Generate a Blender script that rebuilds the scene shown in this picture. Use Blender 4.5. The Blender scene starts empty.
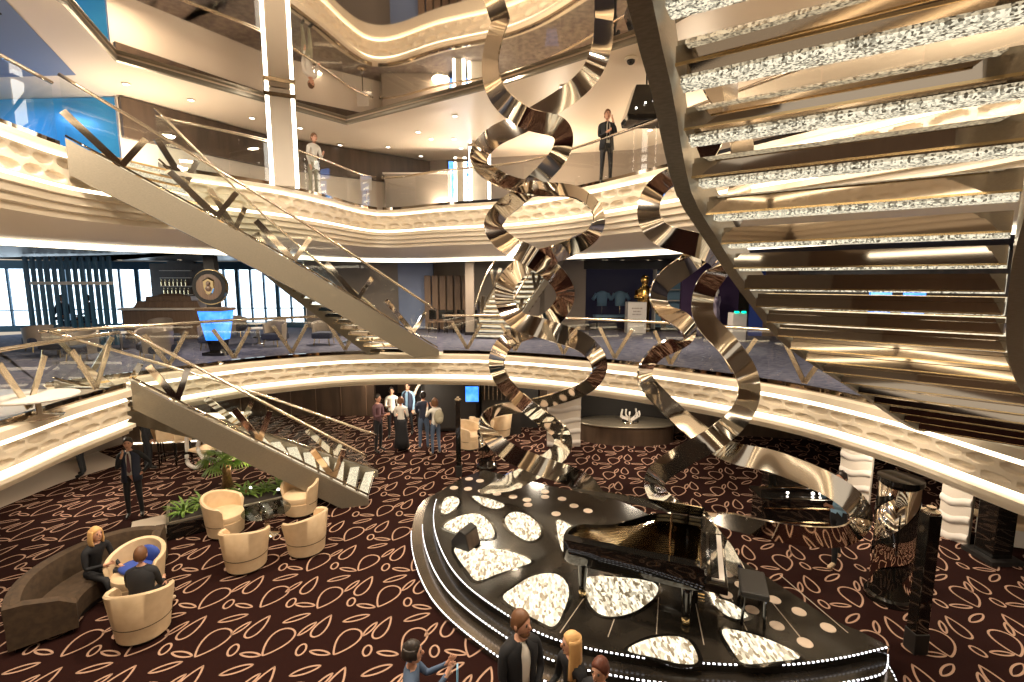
import bpy, bmesh, math, random
from mathutils import Vector, Matrix
random.seed(7)
C = bpy.data.collections.new('scene'); bpy.context.scene.collection.children.link(C)
SC = bpy.context.scene
# ------------------------------------------------------------------ camera, world, lights, exposure
PITCH = math.radians(7.24); FPX = 480.0; CAMZ = 5.1
cam = bpy.data.objects.new('camera', bpy.data.cameras.new('camera')); C.objects.link(cam)
cam.location = (0, 0, CAMZ); cam.rotation_euler = (math.pi/2-PITCH, 0, 0)
cam.data.lens = FPX/1024*36; cam.data.sensor_width = 36; cam.data.clip_start = .05; cam.data.clip_end = 200
SC.camera = cam
SC.view_settings.view_transform = 'Standard'; SC.view_settings.look = 'None'
SC.view_settings.gamma = 1; SC.view_settings.use_curve_mapping = False
SC.view_settings.exposure = 0.30
w = bpy.data.worlds.new('world'); SC.world = w; w.use_nodes = True
w.node_tree.nodes['Background'].inputs[0].default_value = (1.0, .86, .68, 1)
w.node_tree.nodes['Background'].inputs[1].default_value = .55
def lamp(name, loc, power, size=.5, color=(1, .84, .64), rot=(0, 0, 0), spread=None, shape='DISK'):
    l = bpy.data.lights.new(name, 'AREA'); l.energy = power; l.size = size; l.color = color; l.shape = shape
    if spread: l.spread = spread
    o = bpy.data.objects.new(name, l); o.location = loc; o.rotation_euler = rot; C.objects.link(o); return o
for x, y, z, p in [(-6.5, 6.5, 9.82, 420), (-1.5, 8, 9.82, 420), (3.0, 6.0, 9.82, 330), (0, 12, 9.82, 330), (-4.5, 3.5, 9.82, 300), (1.5, 2.0, 9.82, 260)]:
    lamp('ceiling_downlight_lamp', (x, y, z), p, .45)
for x, y, z, p in [(-10.5, 13, 5.8, 130), (-6, 16.5, 5.8, 150), (-1, 17, 5.8, 150), (5, 15.5, 5.8, 130), (8.5, 10, 5.8, 110), (-12, 8, 5.8, 110)]:
    lamp('middle_deck_lamp', (x, y, z), p, .6)
for x, y, z, p in [(-9.5, 10.5, 1.98, 60), (-3, 14.6, 1.98, 70), (.8, 14.6, 1.98, 50), (3.6, 13.4, 1.98, 60), (7.4, 9.2, 1.98, 60), (7.8, 5.8, 1.98, 45), (-8.5, 14, 1.98, 60), (-8.8, 6.0, 1.98, 25), (-5.0, 17.0, 1.98, 50)]:
    lamp('lower_deck_lamp', (x, y, z), p, .5)
for x, y, z, p in [(-9.3, 7, 9.8, 70), (-1.5, 17.8, 9.8, 120), (4.5, 13, 9.8, 110), (-7.5, 13.5, 9.8, 70)]:
    lamp('upper_deck_lamp', (x, y, z), p, .5)
for x, y, p in [(-9.2, 12.5, 90), (-6.8, 17.5, 110), (-2.5, 17.9, 120), (1.5, 17, 120), (5, 14, 120), (8.5, 9, 110), (-9, 6, 60), (9, 3, 90)]:
    lamp('ceiling_fill_lamp', (x, y, 7.7), p, .6, (1, .80, .58), (math.pi, 0, 0))  # added fill lamps, hidden above the upper floor, that brighten the taupe ceiling
lamp('blue_bar_lamp', (-12.5, 11.8, 9.6), 90, .8, (.15, .45, 1))

# ------------------------------------------------------------------ projection help: pixel of the photo -> point on a level / at a distance
def _dir(u, v):
    a = (u-512)/FPX; b = (341-v)/FPX
    return a, math.cos(PITCH)+b*math.sin(PITCH), -math.sin(PITCH)+b*math.cos(PITCH)
def P(u, v, z=0.0):
    a, d, k = _dir(u, v); t = (z-CAMZ)/k
    return Vector((a*t, d*t, z))
def Q(u, v, D):
    a, d, k = _dir(u, v); t = D/d
    return Vector((a*t, D, CAMZ+k*t))

# ------------------------------------------------------------------ materials
def mat(name, col, rough=.5, metal=0, emit=None, es=0, spec=None, coat=0):
    m = bpy.data.materials.new(name); m.use_nodes = True
    b = m.node_tree.nodes['Principled BSDF']
    b.inputs['Base Color'].default_value = (*col, 1); b.inputs['Roughness'].default_value = rough
    b.inputs['Metallic'].default_value = metal
    if coat: b.inputs['Coat Weight'].default_value = coat
    if spec is not None: b.inputs['Specular IOR Level'].default_value = spec
    if emit: b.inputs['Emission Color'].default_value = (*emit, 1); b.inputs['Emission Strength'].default_value = es
    return m
def noisy(m, c2, scale=8, detail=3, stretch=(1, 1, 1), lo=.35, hi=.65, bump=0, inp='Base Color'):
    nt = m.node_tree; b = nt.nodes['Principled BSDF']; c1 = tuple(b.inputs['Base Color'].default_value)
    tc = nt.nodes.new('ShaderNodeTexCoord'); mp = nt.nodes.new('ShaderNodeMapping'); mp.inputs['Scale'].default_value = stretch
    n = nt.nodes.new('ShaderNodeTexNoise'); n.inputs['Scale'].default_value = scale; n.inputs['Detail'].default_value = detail
    r = nt.nodes.new('ShaderNodeValToRGB'); r.color_ramp.elements[0].position = lo; r.color_ramp.elements[1].position = hi
    r.color_ramp.elements[0].color = c1; r.color_ramp.elements[1].color = (*c2, 1)
    L = nt.links.new; L(tc.outputs['Object'], mp.inputs[0]); L(mp.outputs[0], n.inputs['Vector']); L(n.outputs[0], r.inputs[0]); L(r.outputs[0], b.inputs[inp])
    if bump:
        bp = nt.nodes.new('ShaderNodeBump'); bp.inputs['Strength'].default_value = bump; bp.inputs['Distance'].default_value = .02
        L(n.outputs[0], bp.inputs['Height']); L(bp.outputs[0], b.inputs['Normal'])
    return m
def glassmat(name, tint=(.93, .96, .95), base=.06, peak=.75, rough=.01):
    m = bpy.data.materials.new(name); m.use_nodes = True; nt = m.node_tree; nt.nodes.clear()
    o = nt.nodes.new('ShaderNodeOutputMaterial'); mx = nt.nodes.new('ShaderNodeMixShader')
    t = nt.nodes.new('ShaderNodeBsdfTransparent'); t.inputs[0].default_value = (*tint, 1)
    g = nt.nodes.new('ShaderNodeBsdfGlossy'); g.inputs['Roughness'].default_value = rough
    lw = nt.nodes.new('ShaderNodeLayerWeight'); lw.inputs[0].default_value = .5
    pw = nt.nodes.new('ShaderNodeMath'); pw.operation = 'POWER'; pw.inputs[1].default_value = 4
    mr = nt.nodes.new('ShaderNodeMapRange'); mr.inputs['To Min'].default_value = base; mr.inputs['To Max'].default_value = peak
    L = nt.links.new
    L(lw.outputs['Facing'], pw.inputs[0]); L(pw.outputs[0], mr.inputs['Value']); L(mr.outputs[0], mx.inputs[0]); L(t.outputs[0], mx.inputs[1]); L(g.outputs[0], mx.inputs[2]); L(mx.outputs[0], o.inputs[0])
    return m
def crystalmat(name, strength, scale=26, stretch=(1, 1, 1), c1=(.28, .22, .13), c2=(1, .91, .68)):
    m = mat(name, (.22, .19, .15), .5, 0, spec=.2)
    nt = m.node_tree; b = nt.nodes['Principled BSDF']
    tc = nt.nodes.new('ShaderNodeTexCoord'); mp = nt.nodes.new('ShaderNodeMapping'); mp.inputs['Scale'].default_value = stretch
    v = nt.nodes.new('ShaderNodeTexVoronoi'); v.inputs['Scale'].default_value = scale
    wn = nt.nodes.new('ShaderNodeTexWhiteNoise')
    r = nt.nodes.new('ShaderNodeValToRGB'); r.color_ramp.elements[0].position = .1; r.color_ramp.elements[1].position = .75
    r.color_ramp.elements[0].color = (*c1, 1); r.color_ramp.elements[1].color = (*c2, 1)
    L = nt.links.new; L(tc.outputs['Object'], mp.inputs[0]); L(mp.outputs[0], v.inputs['Vector']); L(v.outputs['Position'], wn.inputs[0])
    L(wn.outputs[0], r.inputs[0]); L(r.outputs[0], b.inputs['Emission Color']); b.inputs['Emission Strength'].default_value = strength
    return m
M = dict(
    cream=mat('cream_paint', (.76, .66, .52), .4), taupe=mat('taupe_ceiling', (.74, .63, .50), .4),
    pale=mat('pale_panel', (.68, .61, .53), .45), glow=mat('warm_cove_light', (1, .9, .7), .5, emit=(1, .88, .66), es=3.2),
    white_glow=mat('white_light_strip', (1, 1, 1), .5, emit=(1, .93, .8), es=7),
    metal=noisy(mat('brushed_champagne_metal', (.27, .235, .18), .36, .5), (.22, .19, .145), 30, 2, (1, 1, 8)),
    gold=mat('polished_gold_edge', (.95, .74, .42), .12, 1), mirror=mat('mirror_polished_steel', (.80, .74, .66), .06, 1),
    bronze=mat('dark_bronze_step', (.16, .13, .10), .18, .8), tread=mat('smoky_mirror_tread', (.60, .53, .45), .04, 1), dark_mirror=mat('bronze_mirror', (.33, .27, .21), .05, 1), rail=mat('satin_handrail_metal', (.70, .60, .47), .22, 1),
    mirror_ceiling=mat('mirrored_ceiling_panel', (.80, .73, .65), .03, 1),
    glass=glassmat('clear_railing_glass'), tint_glass=glassmat('smoked_glass', (.7, .72, .72), .08),
    black=mat('black_lacquer', (.008, .007, .006), .07, coat=.6), blackmatte=mat('black_matte', (.015, .013, .012), .55),
    carpet=noisy(mat('dark_maroon_carpet', (.014, .0055, .0045), .95, spec=.05), (.023, .008, .0065), 120, 2),
    carpet_line=mat('peach_carpet_loop', (.40, .25, .18), .95, spec=.05),
    blue_carpet=noisy(mat('blue_grey_carpet', (.055, .06, .105), .95, spec=.1), (.17, .16, .20), 5, 5, (1, 3, 1)),
    grey_carpet=noisy(mat('upper_deck_carpet', (.18, .15, .14), .95, spec=.1), (.28, .24, .21), 6, 4),
    stage=noisy(mat('black_polished_stone', (.012, .010, .008), .15, spec=.35), (.028, .023, .018), 2.0, 4),
    crystal=crystalmat('crystal_stones', 1.15, 30, (1, .42, 1), c1=(.10, .07, .035)), crystal_step=crystalmat('crystal_step_stones', .9, 110, c1=(.06, .055, .04)),
    sofa=noisy(mat('brown_velvet', (.045, .027, .014), .8), (.07, .042, .022), 12, 3),
    leather=noisy(mat('cream_leather', (.74, .56, .36), .42), (.68, .50, .31), 9, 3, bump=.05),
    wood=noisy(mat('dark_wood_panel', (.05, .032, .022), .35), (.09, .058, .038), 4, 5, (1, 1, .15)),
    wood_mid=noisy(mat('brown_wood_panel', (.16, .10, .065), .4), (.22, .14, .09), 3, 5, (6, 6, .4)),
    sky=mat('daylight_window', (.6, .8, 1), .5, emit=(.72, .88, 1), es=2.6), blueframe=mat('blue_grey_window_frame', (.03, .10, .17), .4),
    blue_glow=mat('blue_lit_panel', (.02, .1, .3), .3, emit=(.03, .28, .9), es=1.1),
    cyan=noisy(mat('cyan_lit_glass', (.02, .12, .22), .25, emit=(.04, .26, .52), es=.40), (.04, .22, .34), .8, 2),
    screen=noisy(mat('blue_screen', (.01, .05, .3), .2, emit=(.02, .22, .95), es=1.6), (.3, .6, 1), 3, 2),
    leaf=noisy(mat('green_leaf', (.06, .14, .02), .5), (.20, .30, .05), 9, 2), trunk=noisy(mat('palm_bark', (.30, .15, .06), .8), (.14, .07, .03), 20, 3),
    soil=mat('dark_soil', (.02, .014, .01), .95), statue=mat('golden_sculpture', (.85, .50, .14), .25, 1),
    skin=mat('skin', (.62, .33, .22), .5), skin_dark=mat('skin_tan', (.42, .21, .13), .5), suit=mat('black_suit_cloth', (.010, .010, .013), .8), navy=mat('navy_cloth', (.02, .025, .05), .8),
    white_cloth=mat('white_cloth', (.72, .68, .62), .8), plum=mat('plum_cloth', (.11, .05, .06), .8), denim=mat('blue_denim', (.08, .12, .2), .8),
    lightblue=mat('light_blue_cloth', (.22, .38, .55), .8), khaki=mat('khaki_canvas', (.33, .30, .22), .8), blonde=mat('blonde_hair', (.68, .40, .16), .5),
    brownhair=mat('brown_hair', (.14, .06, .025), .5), darkhair=mat('dark_hair', (.02, .013, .01), .45), redhair=mat('auburn_hair', (.12, .035, .02), .5), shoe=mat('black_shoe', (.01, .01, .01), .3),
    tan=mat('tan_shoe', (.6, .45, .3), .6), royal=mat('royal_blue_cloth', (.03, .07, .35), .7), red=mat('red_sign_light', (.5, .02, .02), .5, emit=(1, .06, .04), es=2.2),
    green=mat('green_exit_light', (0, .5, .3), .4, emit=(.0, .9, .5), es=1.6), led=mat('white_led_bead', (1, 1, 1), .4, emit=(.95, .93, 1), es=3.2),
    phone=mat('phone_screen', (.1, .2, .3), .2, emit=(.25, .6, .7), es=.8), marble=mat('white_plinth', (.66, .61, .56), .5), disc=mat('frosted_stage_disc', (.62, .50, .40), .35),
    purple=mat('purple_velvet', (.05, .025, .075), .8), violet_glow=mat('violet_back_panel', (.022, .019, .026), .6, emit=(.10, .09, .16), es=.05),
    orange=mat('orange_seat', (.45, .13, .04), .6), terrace=mat('grey_deck_stone', (.42, .35, .28), .3), darkceil=mat('dark_shop_ceiling', (.045, .038, .034), .4),
    taupe2=mat('grey_taupe_wall', (.26, .21, .17), .45), bluegrey=mat('blue_grey_ceiling', (.16, .20, .32), .5))

# ------------------------------------------------------------------ mesh helpers
class MB:
    def __init__(s): s.v = []; s.f = []; s.m = []; s.mi = 0
    def add(s, vs, fs):
        n = len(s.v); s.v += [Vector(p) for p in vs]; s.f += [tuple(i+n for i in f) for f in fs]; s.m += [s.mi]*len(fs); return s
    def box(s, c, size, rz=0, rot=None):
        x, y, z = [k/2 for k in size]
        vs = [Vector((sx*x, sy*y, sz*z)) for sx in (-1, 1) for sy in (-1, 1) for sz in (-1, 1)]
        R = rot if rot is not None else Matrix.Rotation(rz, 3, 'Z')
        return s.add([R@v+Vector(c) for v in vs], [(0, 1, 3, 2), (4, 6, 7, 5), (0, 4, 5, 1), (2, 3, 7, 6), (0, 2, 6, 4), (1, 5, 7, 3)])
    def bar(s, a, b, w, h, up=(0, 0, 1)):
        a = Vector(a); b = Vector(b); t = (b-a).normalized(); r = t.cross(Vector(up))
        if r.length < 1e-4: r = t.cross(Vector((0, 1, 0)))
        r.normalize(); u = r.cross(t)
        vs = [p+r*sx*w/2+u*sz*h/2 for p in (a, b) for sx in (-1, 1) for sz in (-1, 1)]
        return s.add(vs, [(0, 1, 3, 2), (4, 6, 7, 5), (0, 4, 5, 1), (2, 3, 7, 6), (0, 2, 6, 4), (1, 5, 7, 3)])
    def rings(s, rs, cap=True, closed=True):
        n = len(rs[0]); vs = [p for r in rs for p in r]; fs = []
        for i in range(len(rs)-1):
            for j in range(n if closed else n-1):
                a = i*n+j; b = i*n+(j+1) % n; fs.append((a, b, b+n, a+n))
        if cap: fs.append(tuple(range(n))[::-1]); fs.append(tuple((len(rs)-1)*n+j for j in range(n)))
        return s.add(vs, fs)
    def tube(s, path, r, n=8, cap=True):
        path = [Vector(p) for p in path]; R = []
        for i, p in enumerate(path):
            t = (path[min(i+1, len(path)-1)]-path[max(i-1, 0)]).normalized()
            a = t.cross(Vector((0, 0, 1)))
            if a.length < .02: a = t.cross(Vector((0, 1, 0)))
            a.normalize(); b = a.cross(t); rr = r[i] if isinstance(r, (list, tuple)) else r
            R.append([p+(a*math.cos(q*2*math.pi/n)+b*math.sin(q*2*math.pi/n))*rr for q in range(n)])
        return s.rings(R, cap)
    def lathe(s, prof, c=(0, 0, 0), n=24, a0=0, a1=2*math.pi, sx=1, sy=1):
        full = abs(a1-a0-2*math.pi) < 1e-5; k = n if full else n+1
        R = [[Vector((c[0]+r*sx*math.cos(a0+(a1-a0)*j/n), c[1]+r*sy*math.sin(a0+(a1-a0)*j/n), c[2]+z)) for j in range(k)] for r, z in prof]
        return s.rings(R, cap=full, closed=full)
    def prism(s, poly, z0, z1, dz=None):
        n = len(poly)
        vs = [Vector((p[0], p[1], z0)) for p in poly]+[Vector((p[0], p[1], z1)) for p in poly]
        return s.add(vs, [tuple(range(n))[::-1], tuple(range(n, 2*n))]+[(i, (i+1) % n, (i+1) % n+n, i+n) for i in range(n)])
    def ball(s, c, r, nu=14, nv=10, rot=None):
        r = (r, r, r) if isinstance(r, (int, float)) else r; c = Vector(c); R = []
        for i in range(nv+1):
            th = math.pi*(i/nv); th = min(max(th, .02), math.pi-.02)
            ring = []
            for j in range(nu):
                ph = 2*math.pi*j/nu; p = Vector((r[0]*math.sin(th)*math.cos(ph), r[1]*math.sin(th)*math.sin(ph), r[2]*math.cos(th)))
                ring.append((rot@p if rot is not None else p)+c)
            R.append(ring)
        return s.rings(R)
def wloc(o):
    v = Vector((0, 0, 0))
    while o is not None: v += o.location; o = o.parent
    return v
def obj(name, mb, m, parent=None, world=True, smooth=False, origin=None, bevel=0, mods=None):
    me = bpy.data.meshes.new(name)
    off = wloc(parent) if (parent is not None and world) else Vector((0, 0, 0))
    if origin is not None: off = Vector(origin)
    me.from_pydata([v-off for v in mb.v], [], mb.f)
    ms = m if isinstance(m, (list, tuple)) else [m]
    for k in ms: me.materials.append(M[k] if isinstance(k, str) else k)
    if len(ms) > 1:
        for p, i in zip(me.polygons, mb.m): p.material_index = i
    b = bmesh.new(); b.from_mesh(me); bmesh.ops.remove_doubles(b, verts=b.verts, dist=1e-5); bmesh.ops.recalc_face_normals(b, faces=b.faces)
    b.to_mesh(me); b.free()
    if smooth:
        me.shade_smooth()
        if smooth is not True: me.set_sharp_from_angle(angle=math.radians(smooth))
    o = bpy.data.objects.new(name, me); C.objects.link(o)
    if parent is not None: o.parent = parent
    if origin is not None: o.location = origin
    if bevel:
        bv = o.modifiers.new('bevel', 'BEVEL'); bv.width = bevel; bv.segments = 2; bv.limit_method = 'ANGLE'
    return o
def tag(o, label, cat, group=None):
    o['label'] = label; o['category'] = cat
    if group: o['group'] = group
    return o
def thing(name, label, cat, loc=(0, 0, 0), rz=0, group=None):
    o = bpy.data.objects.new(name, None); o.empty_display_size = .1; C.objects.link(o); o.location = loc; o.rotation_euler = (0, 0, rz)
    return tag(o, label, cat, group)
def struct(name, mb, m, smooth=False, **k):
    o = obj(name, mb, m, smooth=smooth, **k); o['kind'] = 'structure'; return o
def dup(root, loc, rz=0, label=None, group=None, scale=None):
    r = root.copy(); C.objects.link(r); r.location = loc; r.rotation_euler = (0, 0, rz)
    if scale: r.scale = (scale,)*3
    if label: r['label'] = label
    if group: r['group'] = group
    for ch in list(root.children):
        c = ch.copy(); C.objects.link(c); c.parent = r
        for g in ch.children:
            d = g.copy(); C.objects.link(d); d.parent = c
    return r
def crom(pts, n=8):
    pts = [Vector(p) for p in pts]; out = []
    for i in range(len(pts)-1):
        p0 = pts[max(i-1, 0)]; p1 = pts[i]; p2 = pts[i+1]; p3 = pts[min(i+2, len(pts)-1)]
        for k in range(n):
            t = k/n; out.append(.5*((2*p1)+(p2-p0)*t+(2*p0-5*p1+4*p2-p3)*t*t+(3*p1-p0-3*p2+p3)*t**3))
    out.append(pts[-1]); return out
def resample(pts, step):
    L = [0]
    for a, b in zip(pts, pts[1:]): L.append(L[-1]+(b-a).length)
    n = max(1, round(L[-1]/step)); out = []; j = 0
    for i in range(n+1):
        s = L[-1]*i/n
        while j < len(pts)-2 and L[j+1] < s: j += 1
        f = (s-L[j])/max(1e-9, L[j+1]-L[j]); out.append(pts[j].lerp(pts[j+1], min(1, f)))
    return out
def normals(p):
    out = []
    for i in range(len(p)):
        t = p[min(i+1, len(p)-1)]-p[max(i-1, 0)]; t = t.normalized(); out.append(Vector((-t.y, t.x, 0)))
    return out

# ------------------------------------------------------------------ deck edge lines (plan)
V = lambda *q: Vector((q[0], q[1], 0))
L1_left = resample(crom([V(-7, -6), V(-7.0, 0), V(-7.05, 4), V(-7.23, 6.56), V(-7.4, 7.8), V(-7.45, 9.2)]), .25)
L1_far = resample(crom([V(-9.1, 9.2), V(-8.0, 10.6), V(-6.8, 12.1), V(-5.2, 13.15), V(-3.9, 13.5), V(-2.1, 13.55), V(0, 13.2), V(2.88, 11.65), V(5.16, 9.5), V(6.1, 7.7), V(6.45, 5.8), V(6.9, 3), V(7.2, 0), V(7.2, -6)]), .12)
L2_left = resample(crom([V(-7, -6), V(-7, 2.5), V(-7.3, 5.3), V(-7.84, 7.7), V(-8.1, 9.1)]), .25)
L2_join = [V(-7, -6), V(-7, 2.5), V(-7.3, 5.3), V(-7.84, 7.7), V(-8.1, 9.1), V(-7.9, 10.0)]
L2_far = resample(crom([V(-7.6, 10.8), V(-6.9, 11.6), V(-6.0, 12.8), V(-5.4, 14.6), V(-5.1, 16.0)])[:-1]+crom([V(-5.1, 16.0), V(-4.7, 16.9), V(-3.9, 16.9), V(-2.3, 15.95), V(0, 14.93), V(1.5, 13.4), V(3.3, 10.7), V(5.4, 7.2), V(6.0, 5.6), V(6.5, 3), V(6.9, 0), V(6.9, -6)]), .14)
def sweep(mb, path, prof, mi=0):
    N = normals(path); mb.mi = mi
    R = [[p+n*o+Vector((0, 0, z)) for o, z in prof] for p, n in zip(path, N)]
    mb.rings(R, cap=False, closed=False); mb.mi = 0
def pattern(mb, path, o, ztop, zbot, depth=.035, cell=.5, rows=2):
    fine = resample(path, .03); N = normals(fine); nz = 22; R = []
    for i, (p, n) in enumerate(zip(fine, N)):
        s = i*.03; ring = []
        for j in range(nz+1):
            t = j/nz; z = ztop+(zbot-ztop)*t; d = 0
            for r in range(rows):
                c = (r+.5)/rows+.03*math.sin(2*math.pi*s/(cell*2.2)+r*2.6); sh = (s/cell+(.5 if r % 2 else 0)) % 1-.5
                q = 1-(sh/.43)**2-((t-c)/(.34/rows))**2
                if q > 0: d = max(d, min(1, q*2.2)**.7)
            d -= .06*math.cos((t-.5)*2*math.pi*1.5)*math.sin(2*math.pi*s/(cell*2.2))
            ring.append(p+n*(o+depth*d)+Vector((0, 0, z)))
        R.append(ring)
    mb.rings(R, cap=False, closed=False)
def l1_fascia(name, path):
    mb = MB()
    sweep(mb, path, [(.5, 0), (.0, 0), (-.04, -.02), (-.04, -.13), (.16, -.15)])
    sweep(mb, path, [(.16, -.14), (.08, -.225)], 1)
    pattern(mb, path, .06, -.2+3, -.54+3) if False else None
    sweep(mb, path, [(.08, -.525), (.16, -.60)], 1)
    sweep(mb, path, [(.16, -.595), (-.02, -.62), (-.02, -.68), (.05, -.69), (.05, -.74), (.13, -.75), (.13, -.8), (.35, -.83), (12, -.83)])
    for v in mb.v: v.z = v.z*1.14+3.0
    pattern(mb, path, .05, 3-.24, 3-.605, .075, .42)
    return struct(name, mb, ['cream', 'glow'], smooth=35)
l1_fascia('trim_1', L1_left); l1_fascia('trim_2', L1_far)
def l2_fascia(name, path):
    mb = MB()
    sweep(mb, path, [(.4, 0), (0, 0), (-.03, -.02), (-.03, -.10), (.18, -.12)])
    sweep(mb, path, [(.18, -.11), (.09, -.21)], 1)
    sweep(mb, path, [(.09, -.66), (.18, -.75)], 1)
    sweep(mb, path, [(.18, -.74), (-.02, -.76), (-.02, -.86), (.06, -.87), (.05, -1.0), (.15, -1.01), (.14, -1.13), (.26, -1.14), (.25, -1.26), (.6, -1.38), (1.3, -1.55), (2.0, -1.58), (2.1, -1.58)])
    sweep(mb, path, [(2.1, -1.58), (2.12, -1.71)], 1)
    sweep(mb, path, [(2.12, -1.71), (2.4, -1.70), (2.4, -1.57)])
    for v in mb.v: v.z += 7.5
    pattern(mb, path, .07, 7.32, 6.82, .085, .5)
    return struct(name, mb, ['cream', 'glow'], smooth=35)
L2_all = resample(crom(L2_join+[V(-7.6, 10.8), V(-6.9, 11.6), V(-6.0, 12.8), V(-5.4, 14.6), V(-5.1, 16.0), V(-4.7, 16.9), V(-3.9, 16.9), V(-2.3, 15.95), V(0, 14.93), V(1.5, 13.4), V(3.3, 10.7), V(5.4, 7.2), V(6.0, 5.6), V(6.5, 3), V(6.9, 0), V(6.9, -6)]), .14)
l2_fascia('trim_4', L2_all)
back_path = resample([V(7.1, -6), V(-7.0, -6)], .25)
l1_fascia('trim_8', back_path); l2_fascia('trim_9', back_path)
def deck(name, path, o0, o1, z, m, extra=None):
    mb = MB(); sweep(mb, path, [(o0, z), (o1, z)])
    if extra: mb.add(extra, [tuple(range(len(extra)))])
    return struct(name, mb, m)
tri1 = [(-9.1, 9.2, 3), (-7.45, 9.2, 3.0), (-20, 9.2, 3), (-19, 17, 3)]
deck('floor_middle_left', L1_left, .3, 14, 2.99, 'terrace'); deck('floor_middle', L1_far, .3, 14, 2.985, 'blue_carpet', [(-9.1, 9.2, 2.985), (-22, 9.2, 2.985), (-20, 18, 2.985)])
deck('floor_upper', L2_all, .3, 12, 7.48, 'grey_carpet')
deck('ceiling_middle', L2_all, 2.3, 15, 5.92, 'darkceil')

# upper mirrored ceiling with a taupe ceiling around it
mir = [V(-7.0, -8), V(-7.2, 3), V(-7.9, 9.2), V(-8.8, 11.4), V(-5.2, 15.8), V(-.55, 12.9), V(2.7, 10.4), V(5.0, 6.5), V(6.2, 2), V(6.2, -8)]
mir = [Vector((p.x*.965, p.y*.965, 0)) if p.y > 0 else p for p in mir]
mb = MB(); mb.add([(p.x, p.y, 9.90) for p in mir], [tuple(range(len(mir)))])
struct('ceiling', mb, 'mirror_ceiling')
mb = MB()   # thin panel joints of the mirrored ceiling
for a in range(-3, 8):
    mb.bar((-9+a*2.2-6, -6, 9.893), (-9+a*2.2+6, 14, 9.893), .012, .01); 
    mb.bar((-9, -4+a*2.4, 9.893), (7, -9+a*2.4, 9.893), .012, .01)
import itertools
def inside(p, poly):
    c = False; j = len(poly)-1
    for i in range(len(poly)):
        a, b = poly[i], poly[j]
        if (a.y > p.y) != (b.y > p.y) and p.x < (b.x-a.x)*(p.y-a.y)/(b.y-a.y)+a.x: c = not c
        j = i
    return c
mirp = [mir[0]]
for a, b in zip(mir, mir[1:]):
    n = max(1, int((b-a).length/1.0)); mirp += [a.lerp(b, (k+1)/n) for k in range(n)]
mb = MB(); sweep(mb, mir, [(0, 9.91), (0, 9.80), (.06, 9.78), (12, 9.78)])
struct('ceiling_upper', mb, 'taupe')
mb = MB(); sweep(mb, mir, [(-.01, 9.88), (-.02, 9.83), (0, 9.785), (.06, 9.77)])
struct('trim_5', mb, 'metal')

# ------------------------------------------------------------------ lower floor with the drop-patterned carpet
def drop(cx, cy, wd, ln, rot, kind):
    pts = []
    n = 30
    for k in range(n):
        t = 2*math.pi*k/n
        if kind == 'drop': x = math.sin(t)*(.25+.75*math.sin(t/2)**1.3)*wd/2*1.15; y = math.cos(t)*ln/2
        elif kind == 'lens': x = math.sin(t)*abs(math.sin(t))**.25*wd/2; y = math.cos(t)*ln/2
        else: x = math.sin(t)*wd/2; y = math.cos(t)*ln/2
        pts.append((x, y))
    c, s = math.cos(rot), math.sin(rot)
    return [(cx+x*c-y*s, cy+x*s+y*c) for x, y in pts]
mb = MB(); mb.add([(-18, -8, 0), (15, -8, 0), (15, 24, 0), (-18, 24, 0)], [(0, 1, 2, 3)])
mb.mi = 1
TW, TH = .94, .98
shapes = [(.26, .34, .43, .60, 2.85, 'drop'), (.77, .66, .27, .56, -.2, 'drop'), (.65, .19, .16, .25, .1, 'o'), (.93, .13, .12, .36, 1.4, 'lens'), (.27, .86, .14, .44, -1.1, 'lens'), (.545, .63, .11, .36, -.5, 'lens')]
for iy in range(-1, 21):
    for ix in range(-19, 17):
        for (a, b, wd, ln, rt, kd) in shapes:
            cx = (ix+a+.37*iy % 1)*TW+random.uniform(-.03, .03); cy = (iy+b)*TH+random.uniform(-.03, .03)
            if cy < 1.5 or abs(cx) > 4.5+cy*1.05: continue
            k = random.uniform(.94, 1.04); rr = rt+random.uniform(-.08, .08)
            o = drop(cx, cy, wd*k*.93, ln*k*.93, rr, kd)
            n = len(o); inn = []; area = sum(o[q-1][0]*o[q][1]-o[q][0]*o[q-1][1] for q in range(n)); sg = 1 if area > 0 else -1
            for q in range(n):
                p = Vector(o[q]); t1 = (p-Vector(o[q-1])).normalized(); t2 = (Vector(o[(q+1) % n])-p).normalized()
                n1 = Vector((-t1.y, t1.x))*sg; n2 = Vector((-t2.y, t2.x))*sg; nn = n1+n2
                nn = nn.normalized()/max(.45, nn.normalized().dot(n1)) if nn.length > .05 else t1*1.5
                inn.append(p+nn*.027)
            vs = [(p[0], p[1], .004) for p in o]+[(p.x, p.y, .004) for p in inn]
            mb.add(vs, [(q, (q+1) % n, (q+1) % n+n, q+n) for q in range(n)])
struct('floor', mb, ['carpet', 'carpet_line'])
# pale stone walkway at the left under the balcony
mb = MB(); mb.add([(-16, 3, .006), (-8.3, 5, .006), tuple(P(0, 508, .006)), tuple(P(60, 483, .006)), tuple(P(125, 463, .006)), (-16, 16, .006)], [(0, 1, 2, 3, 4, 5)])
struct('trim_6', mb, 'terrace')

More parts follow.
